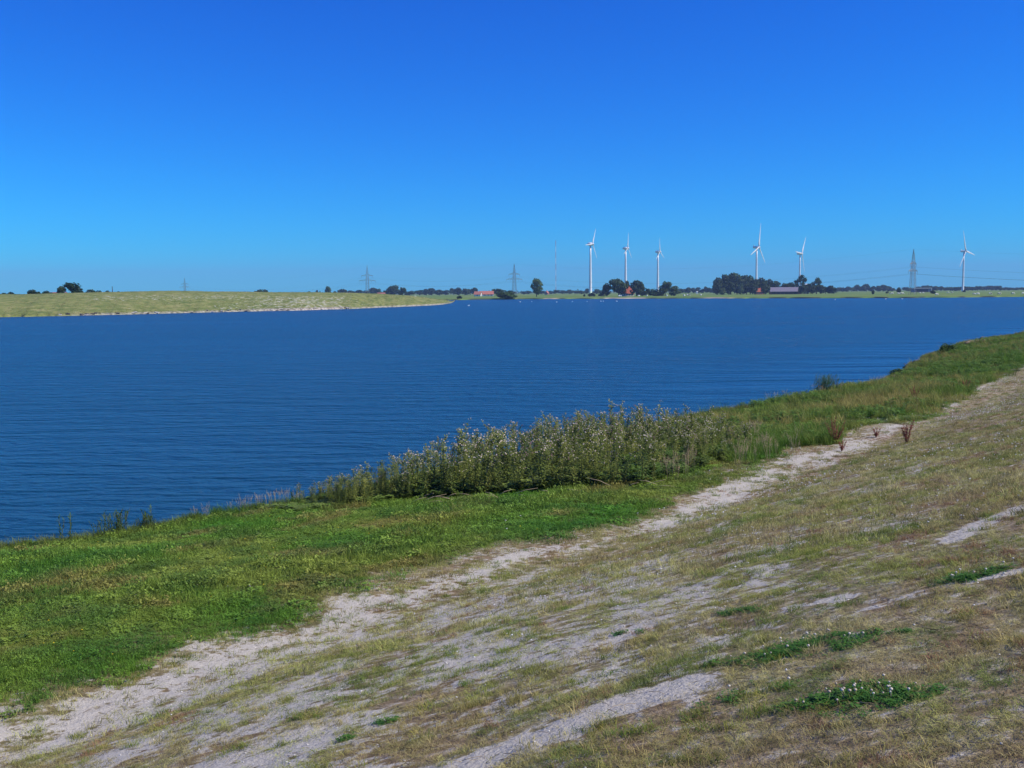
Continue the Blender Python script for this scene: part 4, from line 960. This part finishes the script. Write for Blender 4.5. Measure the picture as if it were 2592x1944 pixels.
for nm_, lb_, sd0, thr, ca, cb, dn in (('straw_tufts', 'thicker straw-coloured tufts standing in the parched turf', 153, .50, (.48, .39, .17), (.36, .34, .09), 7.0), ('sorrel_tufts', 'reddish brown tufts of sorrel and dead grass in the parched turf', 157, .54, (.30, .15, .10), (.36, .24, .12), 4.0)):
    x, y = sample(2, 46, 9, 25, dn, 3, 36); g, sd_, rd = masks(x, y); k = RNG.random(len(x)) < (1-g)*(1-.8*sd_)*sstep(thr-.12, thr+.08, fbm(x*.8, y*.8, sd0, 3)); x, y = x[k], y[k]
    n_ = np.repeat(np.arange(len(x)), 8); x = x[n_]+RNG.normal(0, .07, len(n_)); y = y[n_]+RNG.normal(0, .07, len(n_))
    scatter(nm_, lb_, 'grass', x, y, C_DRY, lerpc(ca, cb, RNG.random(len(x)))*RNG.uniform(.6, 1.3, len(x))[:, None], RNG.uniform(.7, 1.5, len(x)))
# coarse grass of the headland across the water
i_ = RNG.integers(40, len(pc)-1, 6500); j_ = RNG.integers(3, 17, 6500); a_, b_ = RNG.random(6500), RNG.random(6500)
def hgrid(A): return (A[i_, j_]*(1-a_)+A[i_+1, j_]*a_)*(1-b_) + (A[i_, j_+1]*(1-a_)+A[i_+1, j_+1]*a_)*b_
x, y, z = hgrid(Xp), hgrid(Yp), hgrid(Zp)
kk = np.clip(fbm(x*.07, y*.05, 221, 4)*2.4-.7, 0, 1)
scatter('headland_grass', 'coarse olive grass tufts covering the headland across the water', 'grass', x, y, C_TALL, lerpc((.20, .25, .07), (.42, .38, .17), kk)*RNG.uniform(.75, 1.25, len(x))[:, None], RNG.uniform(1.2, 2.4, len(x)), z=z-.03, sz=RNG.uniform(.12, .35, len(x)))
# clover patches
def clover_patch(a, b, half, dens, heads, label):
    pa, pb = np.array(atf(a)), np.array(atf(b)); L = np.linalg.norm(pb-pa); n = int(dens*(L+.2)*half*2)
    q = np.clip(RNG.normal(.5, .30, n), -.25, 1.25); w = RNG.normal(0, .52, n); e = np.sqrt(np.clip(1-((q-.5)/.62)**2, .02, 1)); p = pa[None]+(pb-pa)[None]*q[:, None]; half = half*.8
    nn = np.array([-(pb-pa)[1], (pb-pa)[0]])/L; p = p + nn[None]*(w*half*e)[:, None]
    k = fbm(p[:, 0]*6, p[:, 1]*6, 161, 3)+.22*RNG.random(n) > .54; p = p[k]; n = len(p)
    c = lerpc((.035, .12, .014), (.085, .21, .03), RNG.random(n))
    o = scatter('clover_patch', label, 'clover', p[:, 0], p[:, 1], C_CLOV, c, RNG.uniform(.5, 1.0, n), sz=RNG.uniform(.25, .7, n))
    if heads:
        i = RNG.integers(0, n, heads); hx = p[i, 0]+RNG.normal(0, .02, heads); hy = p[i, 1]+RNG.normal(0, .02, heads)
        h = scatter('clover_flowers', None, None, hx, hy, C_HEAD, lerpc((.42, .34, .24), (.72, .68, .60), RNG.random(heads)**.6), RNG.uniform(.7, 1.1, heads)); h.parent = o
M['petal'] = tinted('petal', .15)
C_HEAD = proto_set('cloverhead', [head_mesh('ch%d' % i, 1, .0, .060, .0095, M['petal'], None, i) for i in range(2)])
C_DAISY = proto_set('daisy', [head_mesh('da%d' % i, 1, .02, .030, .010, M['petal'], None, i+4, True) for i in range(2)])
clover_patch((1600, 1425), (1885, 1380), .24, 2300, 18, 'long dark green clover patch with white flower heads on the right slope')
clover_patch((1750, 1525), (2010, 1495), .27, 2500, 30, 'dark green clover patch with many white flower heads at the lower right')
clover_patch((1560, 1325), (1650, 1318), .10, 1300, 3, 'small clover patch in the turf left of the bare sandy patch')
clover_patch((2040, 1262), (2160, 1232), .16, 1300, 8, 'green clover patch near the right edge below the bare trail')
clover_patch((1530, 1525), (1680, 1490), .11, 1400, 3, 'thin strip of clover beside the bare sandy trail')
clover_patch((740, 1602), (790, 1592), .045, 1800, 0, 'small clover tuft on the sand at the lower middle left')
clover_patch((825, 1563), (870, 1556), .045, 1800, 0, 'small clover tuft on the sand right of the lower left tuft')
clover_patch((1330, 1372), (1380, 1366), .08, 1800, 2, 'small clover tuft in the middle of the slope')
clover_patch((330, 1290), (520, 1275), .5, 380, 10, 'dark clover patch in the green strip on the left')

# daisies, yellow flowers, pale pebbles and shell bits
x, y = sample(6, 130, 9, 30, 11, 9, 130); s, t = st(x, y); g, sd_, rd = masks(x, y)
k = RNG.random(len(x)) < sstep(.42, .66, fbm(x*.35, y*.35, 171, 4))*(1-.93*g)*(.25+.75*sstep(9, 24, t)); x, y = x[k], y[k]; far_ = np.hypot(x, y)
scatter('daisies', 'small white daisies sprinkled over the slope', 'flower', x, y, C_DAISY, tri((.78, .78, .76), len(x)), RNG.uniform(.8, 1.5, len(x))*np.where(far_ > 20, 1.5, 1))
px = RNG.normal(1, 1, (1, 2)); L = []
for q, n, rd in (((1740, 560), 0, 0), ((2100, 858), 26, .9), ((2050, 870), 60, 1.6), ((1990, 880), 40, 1.2), ((1850, 912), 45, 1.3), ((1950, 905), 30, 1.3), ((1740, 932), 25, .8), ((2080, 905), 24, .9), ((2150, 760), 60, 4)):
    if n: p = atf(q); L.append(np.stack([p[0]+RNG.normal(0, rd, n), p[1]+RNG.normal(0, rd*1.2, n)], -1))
L = np.concatenate(L); scatter('daisy_clumps', 'clumps of white daisies along the sandy path on the right', 'flower', L[:, 0], L[:, 1], C_DAISY, tri((.80, .80, .78), len(L)), RNG.uniform(1.2, 2.2, len(L)), sz=1.0)
x, y = sample(5, 40, 0, 16, 1.5, 6, 38); g, sd_, rd = masks(x, y); k = RNG.random(len(x)) < g*sstep(.4, .6, fbm(x*.7, y*.7, 181, 3)); x, y = x[k], y[k]
scatter('yellow_flowers', 'tiny yellow flowers dotted in the green strip', 'flower', x, y, C_DAISY, tri((.80, .62, .03), len(x)), RNG.uniform(.9, 1.5, len(x)), sz=1.1)
M['peb'] = tinted('pebble', 0, .8)
def peb(i):
    random.seed(i); mb = MB(); mb.ico((0, 0, .004), (.012, .009, .006), .25, 1); return mb.mesh('peb%d' % i, M['peb'])
C_PEB = proto_set('pebble', [peb(i) for i in range(4)])
x, y = sample(1, 40, 8, 24, 26, 3, 34); g, sd_, rd = masks(x, y); k = RNG.random(len(x)) < (1-g)*(.12+.5*sd_); x, y = x[k], y[k]; n = len(x)
scatter('pebbles', 'pale pebbles and shell bits lying on the sand', 'pebbles', x, y, C_PEB, lerpc((.40, .37, .35), (.82, .82, .80), RNG.random(n)), RNG.uniform(.3, .95, n))
# dry litter: short dead stalks lying on the turf
def stick(i):
    random.seed(i); mb = MB(); mb.tube([(-.05, 0, .008), (0, .008*random.uniform(-1, 1), .014), (.05, 0, .006)], .0014, 4); return mb.mesh('stk%d' % i, T)
C_STK = proto_set('litter', [stick(i) for i in range(3)])
x, y = sample(1, 22, 8, 24, 110, 3, 15); g, sd_, rd = masks(x, y); k = RNG.random(len(x)) < (1-g)*(.25+.6*(1-sd_)); x, y = x[k], y[k]; n = len(x)
scatter('dry_litter', 'bits of dead stalk lying on the parched slope', 'litter', x, y, C_STK, lerpc((.46, .38, .25), (.16, .10, .06), RNG.random(n)), RNG.uniform(.5, 1.4, n))

# taller grass and herbs of the bank
def bankzone(x, y):
    s, t = st(x, y); u = s-shore(t); return s, t, u
x, y = sample(28, 175, 0, 20, 9, 25, 180); s, t, u = bankzone(x, y); g, sd_, rd = masks(x, y)
k = RNG.random(len(x)) < g*(1-sd_)*(.15+.85*sstep(.42, .62, fbm(t*.22, s*.4, 191, 3)))*sstep(28, 36, t)*np.where(t < 60, 1, .6); x, y = x[k], y[k]; n = len(x)
kk = np.clip(fbm(x*.3, y*.3, 193, 4)*2.6-.8, 0, 1)
scatter('tall_bank_grass', 'taller green and tawny grass along the right-hand shore', 'grass', x, y, C_TALL, lerpc((.12, .24, .03), (.38, .33, .10), kk)*RNG.uniform(.65, 1.3, n)[:, None], RNG.uniform(.7, 1.3, n), sz=.5+.9*fbm(x*.4, y*.4, 195, 3))
x, y = sample(28, 120, 0, 18, 9, 25, 130); s, t, u = bankzone(x, y); g, sd_, rd = masks(x, y)
k = RNG.random(len(x)) < g*(1-sd_)*sstep(.48, .62, fbm(t*.3+9, s*.5, 197, 3))*sstep(30, 36, t); x, y = x[k], y[k]; n = len(x)
scatter('bank_herbs', 'leafy green herbs along the right-hand shore', 'herbs', x, y, C_WILD, lerpc((.08, .18, .025), (.17, .27, .05), RNG.random(n)), RNG.uniform(.6, 1.2, n))
# grass rim at the water edge
n0 = 6500; t = RNG.uniform(3, 150, n0); u = np.abs(RNG.normal(.1, .35, n0))+.18; x, y = xy(u+shore(t), t); k = inframe(x, y, ground_z(x, y, False)); x, y, t = x[k], y[k], t[k]; n = len(x)
scatter('shore_rim_grass', 'longer grass hanging over the water edge', 'grass', x, y, C_TALL, lerpc((.08, .17, .02), (.24, .23, .07), np.clip(fbm(t*.4, t*0, 199, 3)*2-.5, 0, 1))*RNG.uniform(.6, 1.3, n)[:, None], RNG.uniform(.5, .9, n), sz=.35+.8*fbm(t*.5, t*0, 203, 3))

# ------------------------------------------------------------------ thistles and other standing plants
M['thleaf'] = leafy('thistle_leaves', (.165, .225, .05), (.29, .33, .085), 2.5, .42, .6, .02)
M['reed'] = leafy('reed_leaves', (.07, .17, .07), (.13, .26, .11), 2.0, .4, .2)
M['thstem'] = simple('thistle_stem', (.13, .15, .06), (.09, .09, .045), .7, 6)
M['fluff'] = simple('seed_fluff', (.66, .58, .49), (.46, .37, .30), .95, 14, random_obj=.4)
M['fluffp'] = simple('thistle_flower', (.34, .20, .25), (.24, .12, .13), .9, 14)
M['dock'] = simple('dock_seed', (.30, .075, .04), (.16, .04, .025), .85, 20, random_obj=.3)
M['dockstem'] = simple('dock_stem', (.20, .075, .045), (.13, .05, .03), .8, 8)
M['tawny'] = simple('tawny_grass', (.42, .33, .20), (.30, .24, .13), .85, 3, random_obj=.3)
def leaf_quads(mb, p, dr, L, w, droop):
    dr = Vector(dr).normalized(); sd_ = dr.cross(Vector((0, 0, 1))).normalized(); up = Vector((0, 0, 1)); p = Vector(p)
    a = p + dr*L*.45 + up*L*.12; b = p + dr*L - up*L*droop
    mb.add([p-sd_*w*.2, p+sd_*w*.2, a+sd_*w*.5, a-sd_*w*.5, b, a+up*(-w*.12)], [(0, 1, 2, 5), (0, 5, 3), (3, 5, 4), (5, 2, 4)])
def thistle_proto(seed, H, heads=True, nleaf=74, fl='fluff'):
    rng = random.Random(seed); st_ = MB(); lf = MB(); hd = MB()
    lean = (rng.uniform(-.08, .08), rng.uniform(-.08, .08)); P = lambda z: (lean[0]*z*z/H, lean[1]*z*z/H, z)
    st_.tube([P(-.05), P(H*.35), P(H*.7), P(H)], [.009, .007, .005, .003], 5)
    tips = [(P(H), .0)]
    for i in range(nleaf):
        z = H*(.04 + .92*i/nleaf); a = i*2.4+rng.uniform(-.4, .4); k = 1-.55*(z/H); leaf_quads(lf, P(z), (math.cos(a), math.sin(a), rng.uniform(.1, .7)), rng.uniform(.16, .26)*k, rng.uniform(.035, .06)*k, rng.uniform(.0, .35))
    for i in range(rng.randint(4, 6)):
        z = H*rng.uniform(.55, .93); a = rng.uniform(0, 6.28); l = rng.uniform(.12, .30); p0 = Vector(P(z)); p1 = p0 + Vector((math.cos(a)*l*.55, math.sin(a)*l*.55, l*.85)); st_.tube([p0, (p0+p1)/2+Vector((math.cos(a)*.03, math.sin(a)*.03, 0)), p1], [.004, .003, .002], 4); tips.append((tuple(p1), a))
        for q in range(9):
            f = rng.uniform(.15, .9); aa = rng.uniform(0, 6.28); leaf_quads(lf, p0.lerp(p1, f), (math.cos(aa), math.sin(aa), .5), rng.uniform(.06, .13), rng.uniform(.018, .032), .2)
    for p, a in tips:
        for q in range(rng.randint(1, 3)):
            hd.ico((p[0]+rng.uniform(-.045, .045), p[1]+rng.uniform(-.045, .045), p[2]+rng.uniform(-.05, .03)), rng.uniform(.009, .018), .3, 1)
    return st_.mesh('thistle_stem', M['thstem']), lf.mesh('thistle_foliage', M['thleaf']), (hd.mesh('thistle_heads', M[fl]) if heads else None)
TH = [thistle_proto(i, h) for i, h in ((1, 1.25), (2, 1.1), (3, 1.35), (4, 1.0), (5, 1.2))] + [thistle_proto(8, 1.15, True, 60, 'fluffp'), thistle_proto(9, 1.0, False, 64)]
def place_plant(name, pm, x, y, sc, rz, label, cat, group, parts=('stem', 'foliage', 'seed_heads')):
    t = empty(name, (x, y, float(ground_z(x, y))-.02), rz, sc); tag(t, label, cat, group)
    for nm, me in zip(parts, pm):
        if me: lk(bpy.data.objects.new(nm, me), t)
    return t
# front line of the stand, and how tall it grows along the shore
FR_T, FR_S = curve_st([(690, 1100), (780, 1092), (860, 1082), (1000, 1075), (1100, 1068), (1200, 1060), (1380, 1050), (1480, 1028), (1560, 1000), (1640, 965)])
def stand_height(q): return float(np.interp(q, [780, 880, 960, 1060, 1110, 1300, 1500, 1750, 1900], [.40, .62, .72, .85, 1.08, 1.0, 1.0, .88, .6]))
def stand_point(rr, power=1.25):
    while True:
        t = rr.uniform(FR_T[0]+.3, 33); s_f = float(np.interp(t, FR_T, FR_S)) - .1 if t < FR_T[-1] else FR_S[-1]-.9*(t-FR_T[-1]); s_b = float(shore(t))+.5
        if s_f > s_b and rr.random() < min(1, (s_f-s_b)/3.2 + .4): return t, s_f - (s_f-s_b)*rr.random()**power
rr = random.Random(21); cnt = 0; tries = 0
while cnt < 300 and tries < 20000:
    tries += 1; t, s = stand_point(rr)
    x, y = xy(s, t); q = x/y*FPX+1296      # bearing along the stand: young leafy plants at its left end, seeding ones further on
    hgt = stand_height(q)*rr.uniform(.62, 1.22)
    kind = TH[6] if (q < 1000 and rr.random() < .7) else (TH[5] if rr.random() < .12 else TH[rr.randrange(5)])
    tp = place_plant('thistle_plant', kind, x, y, (hgt*rr.uniform(.95, 1.2), hgt*rr.uniform(.95, 1.2), hgt), rr.uniform(0, 6.28),
                'green leafy thistle without seed heads in the dense stand by the water' if kind[2] is None else 'tall green thistle with pale seed heads in the dense stand by the water', 'thistle', 'leafy thistles in the stand' if kind[2] is None else 'seeding thistles in the stand'); tp.rotation_euler = (rr.gauss(0, .09), rr.gauss(0, .09), rr.uniform(0, 6.28)); cnt += 1
# the many more stems standing behind and between them
full = []
for st_m, lf_m, hd_m in TH:
    mb = MB(); me = bpy.data.meshes.new('thistle_mass_unit'); vs = []; fs = []; mi = []
    for j, src in enumerate((st_m, lf_m, hd_m)):
        if src is None: continue
        k0 = len(vs); vs += [tuple(v.co) for v in src.vertices]; fs += [tuple(i+k0 for i in f.vertices) for f in src.polygons]; mi += [j]*len(src.polygons)
    me.from_pydata(vs, [], fs)
    for src in (st_m, lf_m, hd_m or TH[0][2]): me.materials.append(src.materials[0])
    me.polygons.foreach_set('material_index', mi); full.append(me)
C_TH = proto_set('thistleunit', full)
pts = np.array([stand_point(rr, .8) for i in range(420)]); x, y = xy(pts[:, 1], pts[:, 0]); bq = x/y*FPX+1296; hg = np.array([stand_height(q) for q in bq])*RNG.uniform(.7, 1.1, len(x))
ix = np.where((bq < 1000) & (RNG.random(len(x)) < .7), 6, RNG.integers(0, 6, len(x)))
scatter('thistle_mass', 'crowded thistle stems filling the back of the stand by the water', 'thistles', x, y, C_TH, tri((1, 1, 1), len(x)), hg*RNG.uniform(.85, 1.2, len(hg)), ix, .10)
# undergrowth filling the foot of the stand and the greener grass at its right end
n0 = 3600; t = RNG.uniform(FR_T[0]-.5, 36, n0); sf = np.interp(t, FR_T, FR_S) - np.maximum(t-FR_T[-1], 0)*.3; sb = shore(t)+.3; s = sb+(sf-sb)*RNG.random(n0); k = sf > sb; t, s = t[k], s[k]; x, y = xy(s, t); n = len(x)
kk = np.clip(fbm(x*.6, y*.6, 211, 3)*2-.5, 0, 1)
scatter('stand_undergrowth', 'leafy undergrowth at the foot of the thistle stand', 'herbs', x, y, C_WILD, lerpc((.10, .18, .035), (.21, .27, .06), kk)*RNG.uniform(.6, 1.2, n)[:, None], RNG.uniform(.7, 1.3, n), sz=(.35+.9*fbm(x*.9, y*.9, 213, 3))*np.clip(.35+(t-FR_T[0])/5, .35, 1.1))
tt_ = FR_T[-1]; n0 = 1500; ex, ey = atf((1690, 962)); x = ex+RNG.normal(0, 1.5, n0); y = ey+RNG.normal(0, 1.8, n0); g, sd_, rd = masks(x, y); s, t = st(x, y); k = (g > .5) & (sd_ < .3) & (s-shore(t) > .5); x, y = x[k], y[k]; n = len(x)
scatter('stand_end_grass', 'long bright green grass at the right end of the thistle stand', 'grass', x, y, C_TALL, lerpc((.08, .20, .02), (.19, .27, .05), RNG.random(n)), RNG.uniform(.7, 1.2, n), sz=.9)

# pale flowering grass: tawny panicles
def panicle(seed, H):
    rng = random.Random(seed); a = MB(); b = MB()
    for i in range(7):
        an = rng.uniform(0, 6.28); r = rng.uniform(.01, .06); h = H*rng.uniform(.75, 1.1); le = rng.uniform(.05, .2)*H; x, y = r*math.cos(an), r*math.sin(an); tx, ty = x+le*math.cos(an), y+le*math.sin(an)
        a.tube([(x, y, 0), ((x+tx)/2-.02, (y+ty)/2, h*.6), (tx, ty, h)], [.0025, .002, .0012], 3)
        for q in range(9):
            f = q/9; p = Vector((tx, ty, h))-Vector(((tx-x)*.25, (ty-y)*.25, h*.24))*f; d = rng.uniform(0, 6.28); l = .015+.035*f
            b.tube([p, p+Vector((math.cos(d)*l, math.sin(d)*l, l*.8))], [.003, .001], 3)
    return a.mesh('panicle_stalks', M['straw']), b.mesh('panicle_plumes', M['tawny'])
PA = [panicle(i, .62) for i in range(3)]
rr = random.Random(33); LL = 'clump of tawny flowering grass at the right end of the thistle stand'
for i in range(40):
    ex, ey = atf((1640+rr.gauss(0, 48), 975+rr.gauss(0, 20))); place_plant('flowering_grass', PA[rr.randrange(3)], ex, ey, rr.uniform(.6, 1.1), rr.uniform(0, 6), LL, 'grass', 'tawny grass at the stand end', ('stalks', 'plumes'))
LL = 'clump of tawny flowering grass in front of the middle of the thistle stand'
for i in range(9):
    ex, ey = atf((1470+rr.gauss(0, 26), 1030+rr.gauss(0, 6))); place_plant('flowering_grass', PA[rr.randrange(3)], ex, ey, rr.uniform(.7, 1.2), rr.uniform(0, 6), LL, 'grass', 'tawny grass before the stand', ('stalks', 'plumes'))
LL = 'thin pale grass clump on the water edge left of the thistle stand'
for i in range(26):
    q = rr.uniform(400, 740); t_ = float(np.interp(q, [340, 500, 650, 740], [15.3, 17.4, 19.2, 20.2]))+rr.uniform(-.3, .3); ex, ey = xy(float(shore(t_))+rr.uniform(.25, .9), t_); place_plant('flowering_grass', PA[rr.randrange(3)], ex, ey, rr.uniform(.45, .85), rr.uniform(0, 6), LL, 'grass', 'pale grass on the water edge', ('stalks', 'plumes'))
LL = 'thin pale grass clump on the shore right of the thistle stand'
for i in range(22):
    t_ = rr.uniform(47, 62); ex, ey = xy(float(shore(t_))+rr.uniform(.3, 2.2), t_); place_plant('flowering_grass', PA[rr.randrange(3)], ex, ey, rr.uniform(.6, 1.0), rr.uniform(0, 6), LL, 'grass', 'pale grass on the right shore', ('stalks', 'plumes'))

# willow shoots at the left water edge
def shoots(seed, H, n):
    rng = random.Random(seed); a = MB(); b = MB()
    for i in range(n):
        x, y = rng.gauss(0, .10), rng.gauss(0, .10); h = H*rng.uniform(.6, 1.1); lx, ly = rng.uniform(-.25, .25)*h, rng.uniform(-.25, .25)*h
        a.tube([(x, y, 0), (x+lx*.4, y+ly*.4, h*.55), (x+lx, y+ly, h)], [.006, .004, .002], 4)
        for q in range(24):
            f = .25+.75*q/24; p = Vector((x+lx*f*f, y+ly*f*f, h*f)); d = rng.uniform(0, 6.28); leaf_quads(b, p, (math.cos(d), math.sin(d), .9), rng.uniform(.07, .12), .02, 0)
    return a.mesh('shoot_stems', M['thstem']), b.mesh('shoot_leaves', M['bush'])
SHT = [shoots(1, .75, 4), shoots(2, .6, 5), shoots(3, .9, 3)]
LL = 'young leafy willow shoot standing on the water edge at the left'
for i in range(17):
    t_ = rr.choice([rr.uniform(12.9, 14.9), rr.uniform(13.6, 14.8)]); ex, ey = xy(float(shore(t_))+rr.uniform(.2, .55), t_); place_plant('willow_shoot', SHT[i % 3], ex, ey, rr.uniform(.55, 1.05), rr.uniform(0, 6), LL, 'shoot', 'willow shoots at the left water edge', ('stems', 'leaves'))

# dock plants with red-brown seed
def dock(seed, H, n):
    rng = random.Random(seed); a = MB(); b = MB(); c = MB()
    for i in range(n):
        an = i*6.28/n+rng.uniform(-.4, .4); le = rng.uniform(.08, .42)*H; h = H*rng.uniform(.55, 1.05); tip = Vector((le*math.cos(an), le*math.sin(an), h)); a.tube([(0, 0, -.03), tip*.5+Vector((0, 0, .03)), tip], [.008, .006, .003], 5)
        for q in range(54):
            f = rng.uniform(.3, 1.02); p = tip*f; d = rng.uniform(0, 6.28); o_ = .012+rng.random()*.05*(1.1-f)
            b.ico((p.x+math.cos(d)*o_, p.y+math.sin(d)*o_, p.z+rng.uniform(-.01, .02)), rng.uniform(.006, .013), .3, 1)
    for i in range(12):
        d = rng.uniform(0, 6.28); leaf_quads(c, (0, 0, rng.uniform(.02, .55)*H), (math.cos(d), math.sin(d), .8), rng.uniform(.10, .22), .045, .3)
    return a.mesh('dock_stems', M['dockstem']), b.mesh('dock_seeds', M['dock']), c.mesh('dock_leaves', M['dockstem'])
DK = [dock(1, .8, 11), dock(2, .8, 8), dock(3, .42, 5)]
pn = ('stem', 'seed_spikes', 'leaves')
for q, k, sc, lb in (((1803, 958), 0, 1.0, 'bigger bushy red-brown dock plant on the sand beside the path'), ((1959, 958), 1, .9, 'smaller red-brown dock plant on the path, right of the bigger one'), ((1892, 945), 2, .8, 'small thin brown dock plant between the two bigger docks'),
                     ((1975, 862), 0, .75, 'dark brown dock plant in the tall grass on the right bank'), ((2085, 845), 2, 1.3, 'small brown dock plant on the right bank beside the path'), ((1818, 975), 2, .8, 'low brown dock plant just below the bigger bushy one')):
    ex, ey = atf(q); place_plant('dock_plant', DK[k], ex, ey, sc, 1.0*k, lb, 'dock', None, pn)

# reeds on the little spit
def reed(seed):
    rng = random.Random(seed); a = MB(); b = MB(); c = MB()
    for i in range(95):
        x, y = rng.gauss(0, .42), rng.gauss(0, .28); h = rng.uniform(.8, 1.4); lx = rng.uniform(.0, .25)*h; a.tube([(x, y, 0), (x+lx*.3, y, h*.6), (x+lx, y, h)], [.006, .005, .002], 4)
        for q in range(7):
            f = rng.uniform(.3, .95); d = rng.choice([0, 0, .4, -.4, 3.1]); leaf_quads(b, (x+lx*f*f, y, h*f), (math.cos(d), math.sin(d), 1.0), rng.uniform(.22, .4), .03, .1)
    return a.mesh('reed_stalks', M['thstem']), b.mesh('reed_blades', M['reed'])
ex, ey = atf((1780, 852)); place_plant('reed_clump', reed(4), ex, ey, .82, .2, 'blue-green reed clump standing on the little spit at the water edge', 'reeds', None, ('stalks', 'blades'))
def shrub(q, w, h, key, lb):
    ex, ey = atf(q); t = empty('shrub', (ex, ey, float(ground_z(ex, ey))-.05), random.uniform(0, 6), (w, w, h)); tag(t, lb, 'shrub')
    lk(bpy.data.objects.new('crown', NEARP[key][0]), t); lk(bpy.data.objects.new('stem', NEARP[key][1]), t)
PROT2 = PROT; PROT = {}
proto('nearbush', [(-.35, 0, .4, .25, .2, .4), (-.1, .1, .55, .28, .22, .45), (.15, -.05, .5, .27, .22, .45), (.36, 0, .35, .22, .2, .35), (0, -.1, .3, .4, .25, .3)], 2600, .03, 'bush', .5, .012, .25)
NEARP = PROT; PROT = PROT2
shrub((2048, 763), 1.9, .95, 'nearbush', 'dark green shrub at the water edge near the driftwood on the right')
shrub((1860, 835), 1.3, .6, 'nearbush', 'low olive shrub on the bank just right of the reed clump')
shrub((1940, 812), 1.5, .55, 'nearbush', 'low shrub on the bank edge between reeds and driftwood')
# driftwood
def log(q1, q2, r, lb, stump=False):
    a = Vector((*atf(q1), 0)); b = Vector((*atf(q2), 0)); a.z = float(ground_z(a.x, a.y))+r*.7; b.z = float(ground_z(b.x, b.y))+r*.8; d = b-a; t = empty('driftwood_log', a); tag(t, lb, 'driftwood')
    mb = MB(); mb.tube([(0, 0, 0), d*.3+Vector((0, .1, r*.3)), d*.7-Vector((0, .1, 0)), d], [r, r*1.05, r*.85, r*.6], 9); mb.build('trunk', M['wood'], t)
    mb = MB(); p = d*.6; mb.tube([p, p+Vector((.2, -.1, .35)), p+Vector((.5, -.2, .5))], [r*.5, r*.35, r*.15], 6); p = d*.25; mb.tube([p, p+Vector((-.2, -.1, .3))], [r*.4, r*.15], 6); mb.build('branch', M['wood'], t)
log((2085, 744), (2130, 737), .16, 'brown driftwood log lying at the water edge at the far right')
log((1742, 853), (1772, 851), .14, 'dark weathered log on the little spit below the reeds')
log((1952, 797), (1975, 790), .10, 'small pale driftwood piece on the bank edge near the shrub')
rr = random.Random(8)
for i in range(26):
    q = (rr.uniform(850, 1420), 0); q = (q[0], np.interp(q[0], [850, 1000, 1200, 1420], [1086, 1080, 1066, 1050])+rr.uniform(-4, 8)); ex, ey = atf(q); z0 = float(ground_z(ex, ey)); a = rr.uniform(-.5, .5)+(3.14 if rr.random() < .5 else 0); l = rr.uniform(.25, .8); up = rr.uniform(.0, .5)*l
    mb = MB(); mb.tube([(0, 0, .02), (math.cos(a)*l*.5, math.sin(a)*l*.4, up*.6+.04), (math.cos(a)*l, math.sin(a)*l*.8, up+.03)], [.008, .007, .003], 5); o = mb.build('dead_stalk', M['straw']); o.location = (ex, ey, z0); tag(o, 'pale dead stalk lying at the front foot of the thistle stand', 'stalk', 'dead stalks before the stand')

# ------------------------------------------------------------------ haze
mb = MB(); mb.box((0, 4400, 108.1), (22000, 9600, 221.8))
me = bpy.data.meshes.new('haze'); me.from_pydata(mb.v, [], mb.f); hz = lk(bpy.data.objects.new('haze', me))
hm = bpy.data.materials.new('haze_air'); hm.use_nodes = True; nt = hm.node_tree; nt.nodes.remove(nt.nodes['Principled BSDF'])
pv = nt.nodes.new('ShaderNodeVolumePrincipled'); pv.inputs['Density'].default_value = .00011; pv.inputs['Color'].default_value = (.40, .60, 1.0, 1); pv.inputs['Anisotropy'].default_value = 0.0
nt.links.new(pv.outputs[0], nt.nodes['Material Output'].inputs['Volume']); me.materials.append(hm)
tag(hz, 'thin blue summer haze over the far fields', 'haze', kind='stuff')
